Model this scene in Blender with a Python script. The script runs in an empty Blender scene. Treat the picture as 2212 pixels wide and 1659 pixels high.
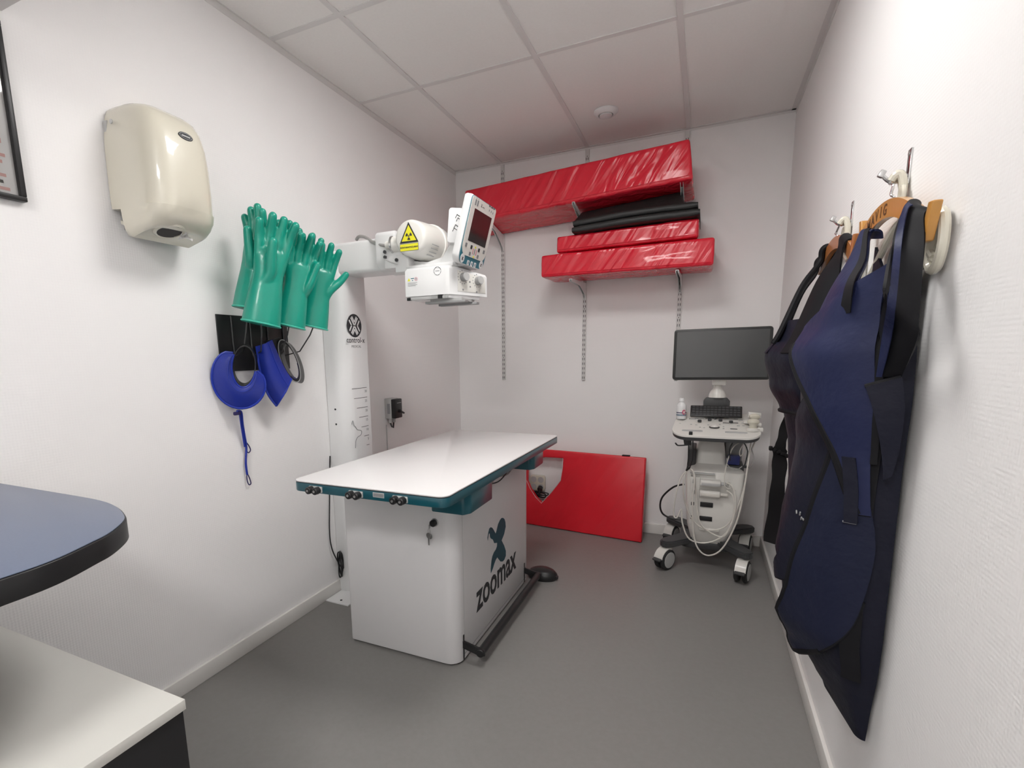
import bpy, bmesh, math, random
from mathutils import Vector, Matrix
random.seed(7)
C = bpy.context.scene.collection
PI = math.pi
RX, RY, RH = 2.107, 3.501, 2.5416          # room width, back wall y, ceiling height
FY = -1.9                                  # front wall behind the camera

# ---------------------------------------------------------------- camera
F = 1082.03
cd = bpy.data.cameras.new('camera'); cam = bpy.data.objects.new('camera', cd); C.objects.link(cam)
cam.location = (1.71337, 0, 1.23911); cam.rotation_euler = (1.40776, 0.01674, 0.42560)
cd.sensor_width = 36; cd.lens = 36 * F / 2212; cd.shift_x = 81.36 / 2212; cd.shift_y = 112.36 / 2212
cd.clip_start = 0.02
bpy.context.scene.camera = cam
# ---------------------------------------------------------------- world, exposure
w = bpy.data.worlds.new('world'); bpy.context.scene.world = w; w.use_nodes = True
w.node_tree.nodes['Background'].inputs[0].default_value = (.8, .85, .9, 1)
w.node_tree.nodes['Background'].inputs[1].default_value = .05
vs = bpy.context.scene.view_settings
vs.view_transform = 'Standard'; vs.look = 'None'; vs.gamma = 1; vs.use_curve_mapping = False
vs.exposure = 0.36
LAMP = 18.5; LAMP_REAR = 34.0               # radiance of the two ceiling panels' diffusers
LAMP_COL = (1.0, .985, .965)

# ---------------------------------------------------------------- measuring helpers
_M = cam.rotation_euler.to_matrix(); _c = Vector(cam.location)
def ray(u, v): return _M @ Vector(((u - 1106 + 81.36) / F, -(v - 829.5 - 112.36) / F, -1))
def px(u, v, ax, val):
    d = ray(u, v); return _c + d * ((val - _c[ax]) / d[ax])
def pxp(u, v, o, n):
    d = ray(u, v); return _c + d * ((o - _c).dot(n) / d.dot(n))
V = lambda *a: Vector(a)

# ---------------------------------------------------------------- materials
def mat(name, col, rough=.5, metal=0, spec=.5, coat=0, bump=None, emit=None, var=0, vscale=6, sheen=0):
    m = bpy.data.materials.new(name); m.use_nodes = True; nt = m.node_tree; b = nt.nodes['Principled BSDF']
    b.inputs['Base Color'].default_value = (*col, 1); b.inputs['Roughness'].default_value = rough
    b.inputs['Metallic'].default_value = metal; b.inputs['Specular IOR Level'].default_value = spec
    b.inputs['Coat Weight'].default_value = coat; b.inputs['Coat Roughness'].default_value = .05
    if sheen: b.inputs['Sheen Weight'].default_value = sheen
    N = lambda t: nt.nodes.new(t); L = nt.links.new
    tc = N('ShaderNodeTexCoord')
    if emit:
        b.inputs['Emission Color'].default_value = (*emit[0], 1); b.inputs['Emission Strength'].default_value = emit[1]
    if var:
        n = N('ShaderNodeTexNoise'); n.inputs['Scale'].default_value = vscale; n.inputs['Detail'].default_value = 5
        r = N('ShaderNodeMapRange'); r.inputs['To Min'].default_value = 1 - var; r.inputs['To Max'].default_value = 1 + var
        x = N('ShaderNodeMix'); x.data_type = 'RGBA'; x.blend_type = 'MULTIPLY'; x.inputs['Factor'].default_value = 1
        x.inputs[6].default_value = (*col, 1)
        L(tc.outputs['Object'], n.inputs['Vector']); L(n.outputs['Fac'], r.inputs['Value']); L(r.outputs['Result'], x.inputs[7]); L(x.outputs[2], b.inputs['Base Color'])
    if bump:
        kind, scale, strength, dist = bump
        bp = N('ShaderNodeBump'); bp.inputs['Strength'].default_value = strength; bp.inputs['Distance'].default_value = dist
        if kind == 'noise':
            n = N('ShaderNodeTexNoise'); n.inputs['Scale'].default_value = scale; n.inputs['Detail'].default_value = 4
            L(tc.outputs['Object'], n.inputs['Vector']); L(n.outputs['Fac'], bp.inputs['Height'])
        elif kind == 'stretch':            # soft diagonal creases of tight vinyl
            mp = N('ShaderNodeMapping'); mp.vector_type = 'TEXTURE'; mp.inputs['Rotation'].default_value = (0, .62, .1); mp.inputs['Scale'].default_value = (1 / scale, 1 / scale, 7 / scale)
            n = N('ShaderNodeTexNoise'); n.inputs['Scale'].default_value = 1; n.inputs['Detail'].default_value = 2.5; n.inputs['Distortion'].default_value = .6
            L(tc.outputs['Object'], mp.inputs['Vector']); L(mp.outputs['Vector'], n.inputs['Vector']); L(n.outputs['Fac'], bp.inputs['Height'])
        elif kind == 'weave':              # woven glass-fibre wallpaper
            a = None
            for ax in ('Y', 'Z'):
                wv = N('ShaderNodeTexWave'); wv.bands_direction = ax; wv.inputs['Scale'].default_value = scale
                wv.inputs['Distortion'].default_value = 1.6; wv.inputs['Detail'].default_value = 2; wv.inputs['Detail Scale'].default_value = 1.5
                L(tc.outputs['Object'], wv.inputs['Vector'])
                if a is None: a = wv.outputs['Fac']
                else:
                    ad = N('ShaderNodeMath'); ad.operation = 'ADD'; L(a, ad.inputs[0]); L(wv.outputs['Fac'], ad.inputs[1]); a = ad.outputs[0]
            L(a, bp.inputs['Height'])
        elif kind == 'weavex':
            a = None
            for ax in ('X', 'Z'):
                wv = N('ShaderNodeTexWave'); wv.bands_direction = ax; wv.inputs['Scale'].default_value = scale
                wv.inputs['Distortion'].default_value = 1.6; wv.inputs['Detail'].default_value = 2; wv.inputs['Detail Scale'].default_value = 1.5
                L(tc.outputs['Object'], wv.inputs['Vector'])
                if a is None: a = wv.outputs['Fac']
                else:
                    ad = N('ShaderNodeMath'); ad.operation = 'ADD'; L(a, ad.inputs[0]); L(wv.outputs['Fac'], ad.inputs[1]); a = ad.outputs[0]
            L(a, bp.inputs['Height'])
        L(bp.outputs['Normal'], b.inputs['Normal'])
    return m

M = dict(
    wall=mat('white_wallpaper', (.90, .885, .88), .6, bump=('weave', 40, .16, .0010)),
    wallb=mat('white_wallpaper_back', (.90, .88, .875), .6, bump=('weavex', 40, .12, .0008)),
    tile=mat('ceiling_tile', (.91, .89, .87), .9, bump=('noise', 300, .25, .001), var=.03, vscale=90),
    tbar=mat('ceiling_bar', (.76, .74, .73), .5),
    gap=mat('dark_gap', (.06, .055, .055), .9),
    base=mat('baseboard_paint', (.76, .74, .71), .45),
    floor=mat('grey_vinyl', (.235, .226, .218), .36, spec=.35, var=.07, vscale=60, bump=('noise', 120, .06, .001)),
    white=mat('white_enamel', (.80, .80, .80), .35, coat=.15),
    cabwhite=mat('white_powder_coat', (.74, .73, .735), .42),
    laminate=mat('white_laminate', (.86, .84, .84), .22, coat=.2),
    grey=mat('grey_enamel', (.48, .48, .475), .4),
    midgrey=mat('mid_grey_plastic', (.30, .30, .30), .5),
    dark=mat('dark_grey_plastic', (.05, .051, .053), .45),
    black=mat('black_plastic', (.012, .012, .013), .4),
    rubber=mat('black_rubber', (.02, .02, .021), .7),
    teal=mat('teal_lacquer', (.008, .085, .115), .3, coat=.3),
    tealdeep=mat('teal_print', (.012, .07, .10), .5),
    tealpan=mat('teal_panel', (.015, .16, .22), .4),
    ink=mat('dark_print', (.03, .032, .036), .6),
    inkgrey=mat('grey_print', (.25, .25, .26), .6),
    cream=mat('cream_plastic', (.68, .645, .54), .34, coat=.8),
    creamw=mat('cream_white_enamel', (.78, .765, .72), .35, coat=.2),
    chrome=mat('chrome', (.62, .62, .62), .18, 1),
    steel=mat('brushed_steel', (.55, .55, .55), .35, 1),
    red=mat('red_vinyl', (.72, .012, .034), .24, coat=.25, bump=('stretch', 13, .9, .03), var=.05),
    redflat=mat('red_vinyl_taut', (.70, .012, .026), .36, coat=.1, bump=('stretch', 8, .5, .03)),
    redseam=mat('red_seam', (.30, .008, .014), .4),
    blackvinyl=mat('black_vinyl', (.016, .017, .017), .5, bump=('noise', 14, .3, .02)),
    green=mat('green_rubber', (.005, .30, .215), .33, coat=.15, bump=('noise', 60, .05, .003)),
    greenrim=mat('green_rubber_rim', (.05, .48, .36), .4),
    blue=mat('blue_cover', (.010, .028, .30), .4, bump=('noise', 25, .15, .01)),
    bluerim=mat('blue_piping', (.010, .035, .38), .35),
    purple=mat('dark_violet_lining', (.018, .012, .09), .6),
    navy=mat('navy_fabric', (.017, .022, .066), .5, spec=.2, bump=('noise', 18, .3, .015)),
    navymid=mat('mid_navy_fabric', (.012, .015, .036), .5, spec=.2, bump=('noise', 18, .3, .015)),
    navydark=mat('dark_navy_fabric', (.010, .011, .022), .5, spec=.2, bump=('noise', 18, .3, .015)),
    trim=mat('black_binding', (.008, .008, .010), .65, spec=.2),
    velcro=mat('black_webbing', (.012, .011, .012), .8, spec=.2),
    wood=mat('varnished_wood', (.50, .24, .05), .3, coat=.4, var=.18, vscale=22),
    woodred=mat('reddish_wood', (.40, .15, .045), .3, coat=.4, var=.18, vscale=22),
    woodburn=mat('burnt_letters', (.09, .035, .01), .7),
    countertop=mat('slate_blue_laminate', (.130, .155, .225), .3, spec=.4, var=.08, vscale=250),
    cabtop=mat('pale_grey_laminate', (.66, .65, .61), .4, var=.02, vscale=10),
    yellow=mat('yellow_sticker', (.85, .80, .03), .4),
    screen=mat('screen_glass', (.018, .019, .019), .12, spec=.6),
    bezel=mat('monitor_bezel', (.020, .021, .021), .4),
    monscreen=mat('monitor_screen', (.072, .075, .075), .25, spec=.5),
    paper=mat('paper', (.78, .77, .76), .8),
    pinkprint=mat('pink_print', (.66, .36, .33), .8),
    rose=mat('rose_print', (.55, .08, .16), .5),
    palepink=mat('pale_pink_print', (.75, .6, .6), .6),
    greyblue=mat('grey_blue_print', (.22, .27, .33), .6),
    cable=mat('cream_cable', (.66, .63, .58), .4),
    greycable=mat('grey_cable', (.34, .33, .32), .4),
    slot=mat('slot_shadow', (.05, .045, .045), .8),
    upright=mat('upright_paint', (.70, .685, .675), .4),
    blueliq=mat('blue_box', (.02, .03, .16), .4),
    pearl=mat('pearl_plastic', (.74, .72, .68), .35, coat=.2),
    lampdiff=mat('lamp_diffuser', (.9, .9, .9), .5, emit=(LAMP_COL, LAMP)),
    lampdiffrear=mat('rear_lamp_diffuser', (.9, .9, .9), .5, emit=(LAMP_COL, LAMP_REAR)),
)
def glassmat():
    m = bpy.data.materials.new('picture_glass'); m.use_nodes = True; nt = m.node_tree; nt.nodes.clear()
    o = nt.nodes.new('ShaderNodeOutputMaterial'); mx = nt.nodes.new('ShaderNodeMixShader')
    t = nt.nodes.new('ShaderNodeBsdfTransparent'); g = nt.nodes.new('ShaderNodeBsdfGlossy'); g.inputs['Roughness'].default_value = .02
    fr = nt.nodes.new('ShaderNodeFresnel'); fr.inputs['IOR'].default_value = 1.5
    nt.links.new(fr.outputs[0], mx.inputs[0]); nt.links.new(t.outputs[0], mx.inputs[1]); nt.links.new(g.outputs[0], mx.inputs[2]); nt.links.new(mx.outputs[0], o.inputs[0])
    return m
M['glass'] = glassmat()

# ---------------------------------------------------------------- mesh builder
class B:
    def __init__(s): s.bm = bmesh.new(); s.mats = []
    def mi(s, m):
        if m not in s.mats: s.mats.append(m)
        return s.mats.index(m)
    def _fin(s, faces, m):
        i = s.mi(m)
        for f in faces: f.material_index = i
    def box(s, c, size, m, bev=0, rot=None, seg=2):
        mt = Matrix.Translation(Vector(c)) @ (rot.to_4x4() if rot else Matrix.Identity(4)) @ Matrix.Diagonal((*size, 1))
        t = bmesh.new(); bmesh.ops.create_cube(t, size=1, matrix=mt)
        if bev: bmesh.ops.bevel(t, geom=t.edges[:], offset=bev, segments=seg, affect='EDGES', profile=.5)
        return s._merge(t, m)
    def span(s, a, b, m, bev=0):
        a = Vector(a); b = Vector(b); return s.box((a + b) / 2, [abs(x) for x in (b - a)], m, bev)
    def _merge(s, t, m):
        me = bpy.data.meshes.new('t'); t.to_mesh(me); t.free(); n = len(s.bm.faces)
        s.bm.from_mesh(me); bpy.data.meshes.remove(me); s.bm.faces.ensure_lookup_table()
        s._fin(s.bm.faces[n:], m); return s
    def mesh(s, me, mtx, m):
        n = len(s.bm.faces); nv = len(s.bm.verts); s.bm.from_mesh(me)
        s.bm.verts.ensure_lookup_table(); s.bm.faces.ensure_lookup_table()
        for v in s.bm.verts[nv:]: v.co = mtx @ v.co
        s._fin(s.bm.faces[n:], m); return s
    def prism(s, pts, d, m, bev=0, seg=2, bevside=False):
        """pts: 3-D outline, extruded by vector d"""
        t = bmesh.new(); d = Vector(d)
        vs = [t.verts.new(Vector(p)) for p in pts]; f = t.faces.new(vs)
        r = bmesh.ops.extrude_face_region(t, geom=[f]); nv = [g for g in r['geom'] if isinstance(g, bmesh.types.BMVert)]
        bmesh.ops.translate(t, vec=d, verts=nv)
        bmesh.ops.recalc_face_normals(t, faces=t.faces[:])
        if bev:
            dn = d.normalized()
            es = t.edges[:] if bevside else [e for e in t.edges if abs((e.verts[0].co - e.verts[1].co).normalized().dot(dn)) < .5]
            bmesh.ops.bevel(t, geom=es, offset=bev, segments=seg, affect='EDGES', profile=.5)
        return s._merge(t, m)
    def hexa(s, p, m, bev=0, seg=3, cuts=0):
        """8 corners: bottom 4 then top 4, same order"""
        t = bmesh.new(); v = [t.verts.new(Vector(q)) for q in p]
        for f in ((0, 3, 2, 1), (4, 5, 6, 7), (0, 1, 5, 4), (1, 2, 6, 5), (2, 3, 7, 6), (3, 0, 4, 7)): t.faces.new([v[i] for i in f])
        bmesh.ops.recalc_face_normals(t, faces=t.faces[:])
        if bev: bmesh.ops.bevel(t, geom=t.edges[:], offset=bev, segments=seg, affect='EDGES', profile=.5)
        return s._merge(t, m)
    def rings(s, R, m, cap=True, closed=False):
        t = bmesh.new(); rv = [[t.verts.new(Vector(p)) for p in r] for r in R]; n = len(R[0])
        k = len(rv)
        for i in range(k if closed else k - 1):
            a, b = rv[i], rv[(i + 1) % k]
            for j in range(n): t.faces.new((a[j], a[(j + 1) % n], b[(j + 1) % n], b[j]))
        if cap and not closed: t.faces.new(rv[0][::-1]); t.faces.new(rv[-1])
        bmesh.ops.recalc_face_normals(t, faces=t.faces[:])
        return s._merge(t, m)
    def grid(s, G, m, thick=0):
        t = bmesh.new(); gv = [[t.verts.new(Vector(p)) for p in r] for r in G]
        for i in range(len(G) - 1):
            for j in range(len(G[0]) - 1): t.faces.new((gv[i][j], gv[i][j + 1], gv[i + 1][j + 1], gv[i + 1][j]))
        bmesh.ops.recalc_face_normals(t, faces=t.faces[:])
        if thick: bmesh.ops.solidify(t, geom=t.faces[:], thickness=thick)
        return s._merge(t, m)
    def tube(s, pts, r, m, n=8, closed=False, smooth=0, flat=None, cap=True):
        P = [Vector(p) for p in pts]
        if smooth: P, r = catmull(P, r, smooth, closed)
        k = len(P); rr = r if isinstance(r, (list, tuple)) else [r] * k
        R = []; up = None
        for i in range(k):
            if closed: t = P[(i + 1) % k] - P[i - 1]
            else: t = P[min(i + 1, k - 1)] - P[max(i - 1, 0)]
            t.normalize()
            if up is None: up = t.orthogonal().normalized()
            up = (up - t * up.dot(t)).normalized(); sd = t.cross(up)
            R.append([P[i] + (up * math.cos(2 * PI * j / n) + sd * math.sin(2 * PI * j / n)) * rr[i] for j in range(n)])
        return s.rings(R, m, cap=cap, closed=closed)
    def capsule(s, pts, rs, m, n=12, smooth=4):
        P, R = catmull([Vector(p) for p in pts], list(rs), smooth, False)
        t0 = (P[0] - P[1]).normalized(); t1 = (P[-1] - P[-2]).normalized()
        h = [(math.sin(a), math.cos(a)) for a in (1.5, 1.2, .9, .6, .3)]
        A = [P[0] + t0 * R[0] * x for x, y in h]; Ar = [R[0] * y if x < .99 else R[0] * .07 for x, y in h]
        Z = [P[-1] + t1 * R[-1] * x for x, y in h[::-1]]; Zr = [R[-1] * y for x, y in h[::-1]]
        return s.tube(A + P + Z, Ar + R + Zr, m, n)
    def lathe(s, prof, m, mtx=None, n=32):
        mtx = mtx or Matrix.Identity(4)
        R = [[mtx @ Vector((max(r, 1e-4) * math.cos(2 * PI * j / n), max(r, 1e-4) * math.sin(2 * PI * j / n), z)) for j in range(n)] for r, z in prof]
        return s.rings(R, m)
    def cyl(s, a, b, r, m, n=24, bev=0):
        a = Vector(a); b = Vector(b); d = b - a; L = d.length
        mt = Matrix.Translation(a) @ d.to_track_quat('Z', 'Y').to_matrix().to_4x4()
        if bev: return s.lathe([(r - bev, 0), (r, bev), (r, L - bev), (r - bev, L)], m, mt, n)
        return s.lathe([(r, 0), (r, L)], m, mt, n)
def catmull(P, r, k, closed):
    n = len(P); rr = list(r) if isinstance(r, (list, tuple)) else [r] * n
    O, Q = [], []
    for i in range(n if closed else n - 1):
        g = (lambda j: j % n) if closed else (lambda j: min(max(j, 0), n - 1))
        a, b, c, d = (P[g(i + x)] for x in (-1, 0, 1, 2))
        for j in range(k):
            t = j / k
            O.append(.5 * (2 * b + (c - a) * t + (2 * a - 5 * b + 4 * c - d) * t * t + (3 * b - a - 3 * c + d) * t ** 3)); Q.append(rr[g(i)] * (1 - t) + rr[g(i + 1)] * t)
    if not closed: O.append(P[-1]); Q.append(rr[-1])
    return O, Q
WL = {}
def mk(b, name, parent=None, label=None, cat=None, group=None, kind=None, smooth=35, origin=None):
    me = bpy.data.meshes.new(name); bm = b.bm
    if parent is not None: o0 = WL[parent.name]
    else:
        cs = [v.co for v in bm.verts]; lo = [min(c[i] for c in cs) for i in range(3)]; hi = [max(c[i] for c in cs) for i in range(3)]
        o0 = Vector(origin) if origin else Vector(((lo[0] + hi[0]) / 2, (lo[1] + hi[1]) / 2, lo[2]))
    for v in bm.verts: v.co -= o0
    bm.to_mesh(me); bm.free()
    for m in b.mats: me.materials.append(m)
    if smooth:
        for p in me.polygons: p.use_smooth = True
        me.set_sharp_from_angle(angle=math.radians(smooth))
    o = bpy.data.objects.new(name, me); C.objects.link(o); WL[o.name] = o0.copy()
    if parent is not None: o.parent = parent
    else: o.location = o0
    tag(o, label, cat, group, kind); return o
def tag(o, label=None, cat=None, group=None, kind=None):
    for k, v in (('label', label), ('category', cat), ('group', group), ('kind', kind)):
        if v: o[k] = v
def thing(name, label, cat, loc, group=None):
    o = bpy.data.objects.new(name, None); C.objects.link(o); o.location = loc; o.empty_display_size = .05
    WL[o.name] = Vector(loc); tag(o, label, cat, group); return o
def S(name, b): return mk(b, name, kind='structure')
def text(b, s, size, o, u, v, m, align='CENTER', xs=1.0, bold=0, ext=.0006):
    cu = bpy.data.curves.new('t', 'FONT'); cu.body = s; cu.size = size; cu.align_x = align; cu.extrude = ext; cu.offset = bold; cu.resolution_u = 3
    ob = bpy.data.objects.new('t', cu); C.objects.link(ob); bpy.context.view_layer.update()
    me = bpy.data.meshes.new_from_object(ob.evaluated_get(bpy.context.evaluated_depsgraph_get()))
    u = Vector(u).normalized(); v = Vector(v).normalized(); n = u.cross(v)
    mt = Matrix(((u.x * xs, v.x, n.x, o[0]), (u.y * xs, v.y, n.y, o[1]), (u.z * xs, v.z, n.z, o[2]), (0, 0, 0, 1)))
    b.mesh(me, mt, m); bpy.data.objects.remove(ob); bpy.data.curves.remove(cu); bpy.data.meshes.remove(me); return b
def circ(c, u, v, ru, rv=None, n=28, a0=0, a1=2 * PI):
    rv = rv or ru; c = Vector(c); u = Vector(u); v = Vector(v); full = abs(a1 - a0 - 2 * PI) < 1e-6
    return [c + u * ru * math.cos(a0 + (a1 - a0) * i / (n if full else n - 1)) + v * rv * math.sin(a0 + (a1 - a0) * i / (n if full else n - 1)) for i in range(n)]
def rrect(c, u, v, w, h, r, n=5):
    """rounded rectangle outline; r = one radius or four (--,+-,++,-+)"""
    c = Vector(c); u = Vector(u).normalized(); v = Vector(v).normalized(); rr = r if isinstance(r, (list, tuple)) else [r] * 4; o = []
    for k, (sx, sy) in enumerate(((-1, -1), (1, -1), (1, 1), (-1, 1))):
        q = rr[k]; cc = c + u * sx * (w / 2 - q) + v * sy * (h / 2 - q); a = PI + k * PI / 2
        if q < 1e-5: o.append(cc); continue
        for i in range(n + 1): o.append(cc + u * q * math.cos(a + PI / 2 * i / n) + v * q * math.sin(a + PI / 2 * i / n))
    return o
def rotz(a): return Matrix.Rotation(a, 3, 'Z')

# ================================================================ SETTING
S('floor', B().span((-.1, FY - .1, -.06), (RX + .1, RY + .1, 0), M['floor']))
S('wall_left', B().span((-.1, FY, 0), (0, RY, RH + .05), M['wall']))
S('wall_right', B().span((RX, FY, 0), (RX + .1, RY, RH + .05), M['wall']))
S('wall_back', B().span((-.1, RY, 0), (RX + .1, RY + .1, RH + .05), M['wallb']))
S('wall_front', B().span((-.1, FY - .1, 0), (RX + .1, FY, RH + .05), M['wallb']))
# ceiling: mineral tiles in a 60 cm T-bar grid, each tile a slab with a hair of gap round it
GX0, GY0 = .357, 2.376
gx = [0] + [GX0 + .6 * i for i in range(3)] + [RX]
gy = [RY]; y = GY0
while y > FY: gy.append(y); y -= .6
gy.append(FY); gy = gy[::-1]
LT = (2, None)                               # lamp tile column
b = B(); b.span((-.1, FY - .1, RH + .05), (RX + .1, RY + .1, RH + .1), M['gap'])
lamps = []
for i in range(4):
    for j in range(len(gy) - 1):
        x0, x1, y0, y1 = gx[i], gx[i + 1], gy[j], gy[j + 1]
        if i == 2 and (abs(y0 - 1.176) < .01 or abs(y0 + 1.224) < .01): lamps.append((x0, x1, y0, y1)); continue
        b.span((x0 + .004, y0 + .004, RH + .002), (x1 - .004, y1 - .004, RH + .02), M['tile'])
S('ceiling', b)
k = 1
def trim(b):
    global k
    S('trim_%d' % k, b); k += 1
for x in gx[1:4]: trim(B().span((x - .012, FY, RH - .002), (x + .012, RY, RH + .0035), M['tbar']))
for yy in gy[1:-1]:
    b = B()
    for i in range(4): b.span((gx[i] + (.012 if i else 0), yy - .012, RH - .0015), (gx[i + 1] - (.012 if i < 3 else 0), yy + .012, RH + .003), M['tbar'])
    trim(b)
trim(B().span((0, FY, RH - .026), (.002, RY, RH + .004), M['tbar']).span((0, FY, RH - .001), (.006, RY, RH + .004), M['tbar']))
trim(B().span((RX - .002, FY, RH - .022), (RX, RY, RH + .004), M['tbar']).span((RX - .024, FY, RH - .001), (RX, RY, RH + .004), M['tbar']))
trim(B().span((0, RY - .02, RH - .001), (RX, RY, RH + .004), M['tbar']).span((0, RY - .0015, RH - .012), (RX, RY, RH + .004), M['tbar']))
S('baseboard_left', B().span((0, FY, 0), (.013, RY, .068), M['base'], .003))
S('baseboard_right', B().span((RX - .013, FY, 0), (RX, RY, .068), M['base'], .003))
S('baseboard_back', B().span((.013, RY - .013, 0), (RX - .013, RY, .068), M['base'], .003))
# bulkhead across the ceiling at the near left corner
trim(B().span((0, -.35, 2.139), (.36, .834, RH - .03), M['tbar'], .002))

# ---------------------------------------------------------------- ceiling lamps
for n, (x0, x1, y0, y1) in enumerate(lamps):
    t = thing('ceiling_light', ['square white ceiling panel light behind the camera end of the room', 'square white ceiling panel light above the space in front of the table'][n],
              'lamp', ((x0 + x1) / 2, (y0 + y1) / 2, RH), 'ceiling panel lights')
    fr = B()
    for a, c in (((x0 + .012, y0 + .012), (x1 - .012, y0 + .04)), ((x0 + .012, y1 - .04), (x1 - .012, y1 - .012)), ((x0 + .012, y0 + .04), (x0 + .04, y1 - .04)), ((x1 - .04, y0 + .04), (x1 - .012, y1 - .04))):
        fr.span((*a, RH), (*c, RH + .02), M['white'])
    mk(fr, 'frame', t)
    mk(B().span((x0 + .04, y0 + .04, RH + .004), (x1 - .04, y1 - .04, RH + .02), M['lampdiff' if n else 'lampdiffrear']), 'diffuser', t)

# ---------------------------------------------------------------- ceiling air valve
c = V(1.151, 3.045, RH)
t = thing('air_valve', 'round white air valve in the ceiling tile above the red mats', 'vent', c)
fl = Matrix.Translation(c) @ Matrix.Rotation(PI, 4, 'X')
mk(B().lathe([(.066, 0), (.066, .006), (.050, .020), (.040, .022), (.036, .012), (.036, 0)], M['white'], fl), 'ring', t)
mk(B().lathe([(.028, .004), (.034, .018), (.033, .026), (.0, .029)], M['white'], fl), 'disc', t)
mk(B().lathe([(.037, .003), (.037, .006), (0, .006)], M['gap'], fl), 'gap', t)

# ================================================================ SHELVING ON THE BACK WALL
up_x = (.368, .957, 1.553); up_z = (1.044, 1.044, 1.12)
for i, (x, z0) in enumerate(zip(up_x, up_z)):
    b = B(); b.span((x - .0125, RY - .013, z0), (x + .0125, RY, RH - .012), M['upright'], .0015)
    z = z0 + .018; q = 0
    while z < RH - .04:
        for s in (-1, 1): b.span((x + s * .0058 - .0017, RY - .0136, z - .008), (x + s * .0058 + .0017, RY - .0128, z + .008), M['slot'])
        if q % 5 == 4: b.cyl((x, RY - .0138, z + .016), (x, RY - .0128, z + .016), .0028, M['slot'], 8)
        z += .032; q += 1
    mk(b, 'shelf_upright', label=['slotted white shelf upright on back wall nearest the left corner', 'slotted white shelf upright on back wall, middle one below the red mats', 'slotted white shelf upright on back wall ending behind the monitor'][i], cat='shelf rail', group='slotted wall uprights')
def bracket(x, zt, L, dz, label):
    """sheet bracket: top edge runs out and slightly up from the upright"""
    b = B(); y0 = RY - .012
    for s in (-1, 1):
        o = x + s * .006
        b.prism([(o, y0, zt), (o, y0 - L, zt + dz), (o, y0 - L - .002, zt + dz - .016), (o, y0 - L * .45, zt + dz * .4 - .028), (o, y0 - .04, zt - .075), (o, y0, zt - .11)], (s * .002, 0, 0), M['white'])
    b.prism([(x - .006, y0 - .01, zt - .002), (x - .006, y0 - L, zt + dz - .002), (x + .006, y0 - L, zt + dz - .002), (x + .006, y0 - .01, zt - .002)], (0, 0, .002), M['white'])
    mk(b, 'shelf_bracket', label=label, cat='shelf bracket', group='white shelf brackets')
bracket(.368, 2.062, .35, .06, 'white shelf bracket under the left end of the long red mat')
bracket(.957, 2.058, .36, .062, 'white shelf bracket with its tip showing left of the black mats')
bracket(1.553, 2.06, .38, .09, 'white shelf bracket under the right end of the long red mat')
bracket(.957, 1.694, .40, -.02, 'white shelf bracket under the left part of the lowest shelf mat')
bracket(1.553, 1.694, .42, -.02, 'white shelf bracket under the right part of the lowest shelf mat')

def vinyl(name, p, m, bev, label, cat, group=None, seam=None, disp=.004):
    t = thing(name, label, cat, ((Vector(p[0]) + Vector(p[2])) / 2), group)
    b = B(); b.hexa(p, m, bev)
    c = mk(b, 'cover', t)
    sub = c.modifiers.new('s', 'SUBSURF'); sub.subdivision_type = 'SIMPLE'; sub.levels = sub.render_levels = 4
    tx = bpy.data.textures.new('clouds', 'CLOUDS'); tx.noise_scale = .11
    d = c.modifiers.new('d', 'DISPLACE'); d.texture = tx; d.strength = disp * 2; d.mid_level = .5; d.texture_coords = 'GLOBAL'
    if seam:
        s = B(); s.tube(seam, .0022, m, 6); mk(s, 'seam', t)
    return t
# long red mat on the upper brackets (corners measured from the photograph, each at its own depth)
fl_b, fr_b = px(1008, 482, 1, 3.24), px(1497, 386, 1, 3.08)
fl_t, fr_t = px(1003, 411, 1, 3.24), px(1490, 298, 1, 3.08)
bl_b, br_b = px(1045, 514, 1, 3.485), px(1501, 433, 1, 3.475)
bl_t = bl_b + (fl_t - fl_b) * 1.0; br_t = br_b + (fr_t - fr_b) * 1.0
bl_b.y = br_b.y = bl_t.y = br_t.y = 3.48
sm = lambda a, b, f=.12: [a + (b - a) * f]
vinyl('red_mat', [fl_b, fr_b, br_b, bl_b, fl_t, fr_t, br_t, bl_t], M['red'], .014, 'long glossy red vinyl mat lying on the upper shelf brackets below the ceiling', 'mat', 'red vinyl mats',
      seam=[fl_b.lerp(fl_t, .1) + V(.01, -.001, 0), fl_b.lerp(fl_t, .1).lerp(fr_b.lerp(fr_t, .1), .5) + V(0, -.001, 0), fr_b.lerp(fr_t, .1) + V(-.01, -.001, 0)])
def boxp(x0, x1, y0, y1, zl0, zl1, zr0, zr1, back=0):
    return [(x0, y0, zl0), (x1, y0, zr0), (x1, y1, zr0 + back), (x0, y1, zl0 + back), (x0, y0, zl1), (x1, y0, zr1), (x1, y1, zr1 + back), (x0, y1, zl1 + back)]
vinyl('red_mat', boxp(.768, 1.732, 3.10, 3.475, 1.696, 1.826, 1.690, 1.834, .01), M['red'], .014, 'thick red vinyl mat at the bottom of the lower shelf pile', 'mat', 'red vinyl mats',
      seam=[(.785, 3.099, 1.712), (1.25, 3.097, 1.710), (1.72, 3.099, 1.706)])
vinyl('red_mat', boxp(.856, 1.650, 3.14, 3.47, 1.840, 1.934, 1.848, 1.95, 0), M['red'], .012, 'thinner red vinyl mat between the bottom shelf mat and the black folded mats', 'mat', 'red vinyl mats',
      seam=[(.87, 3.139, 1.856), (1.25, 3.137, 1.86), (1.63, 3.139, 1.864)])
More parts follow.
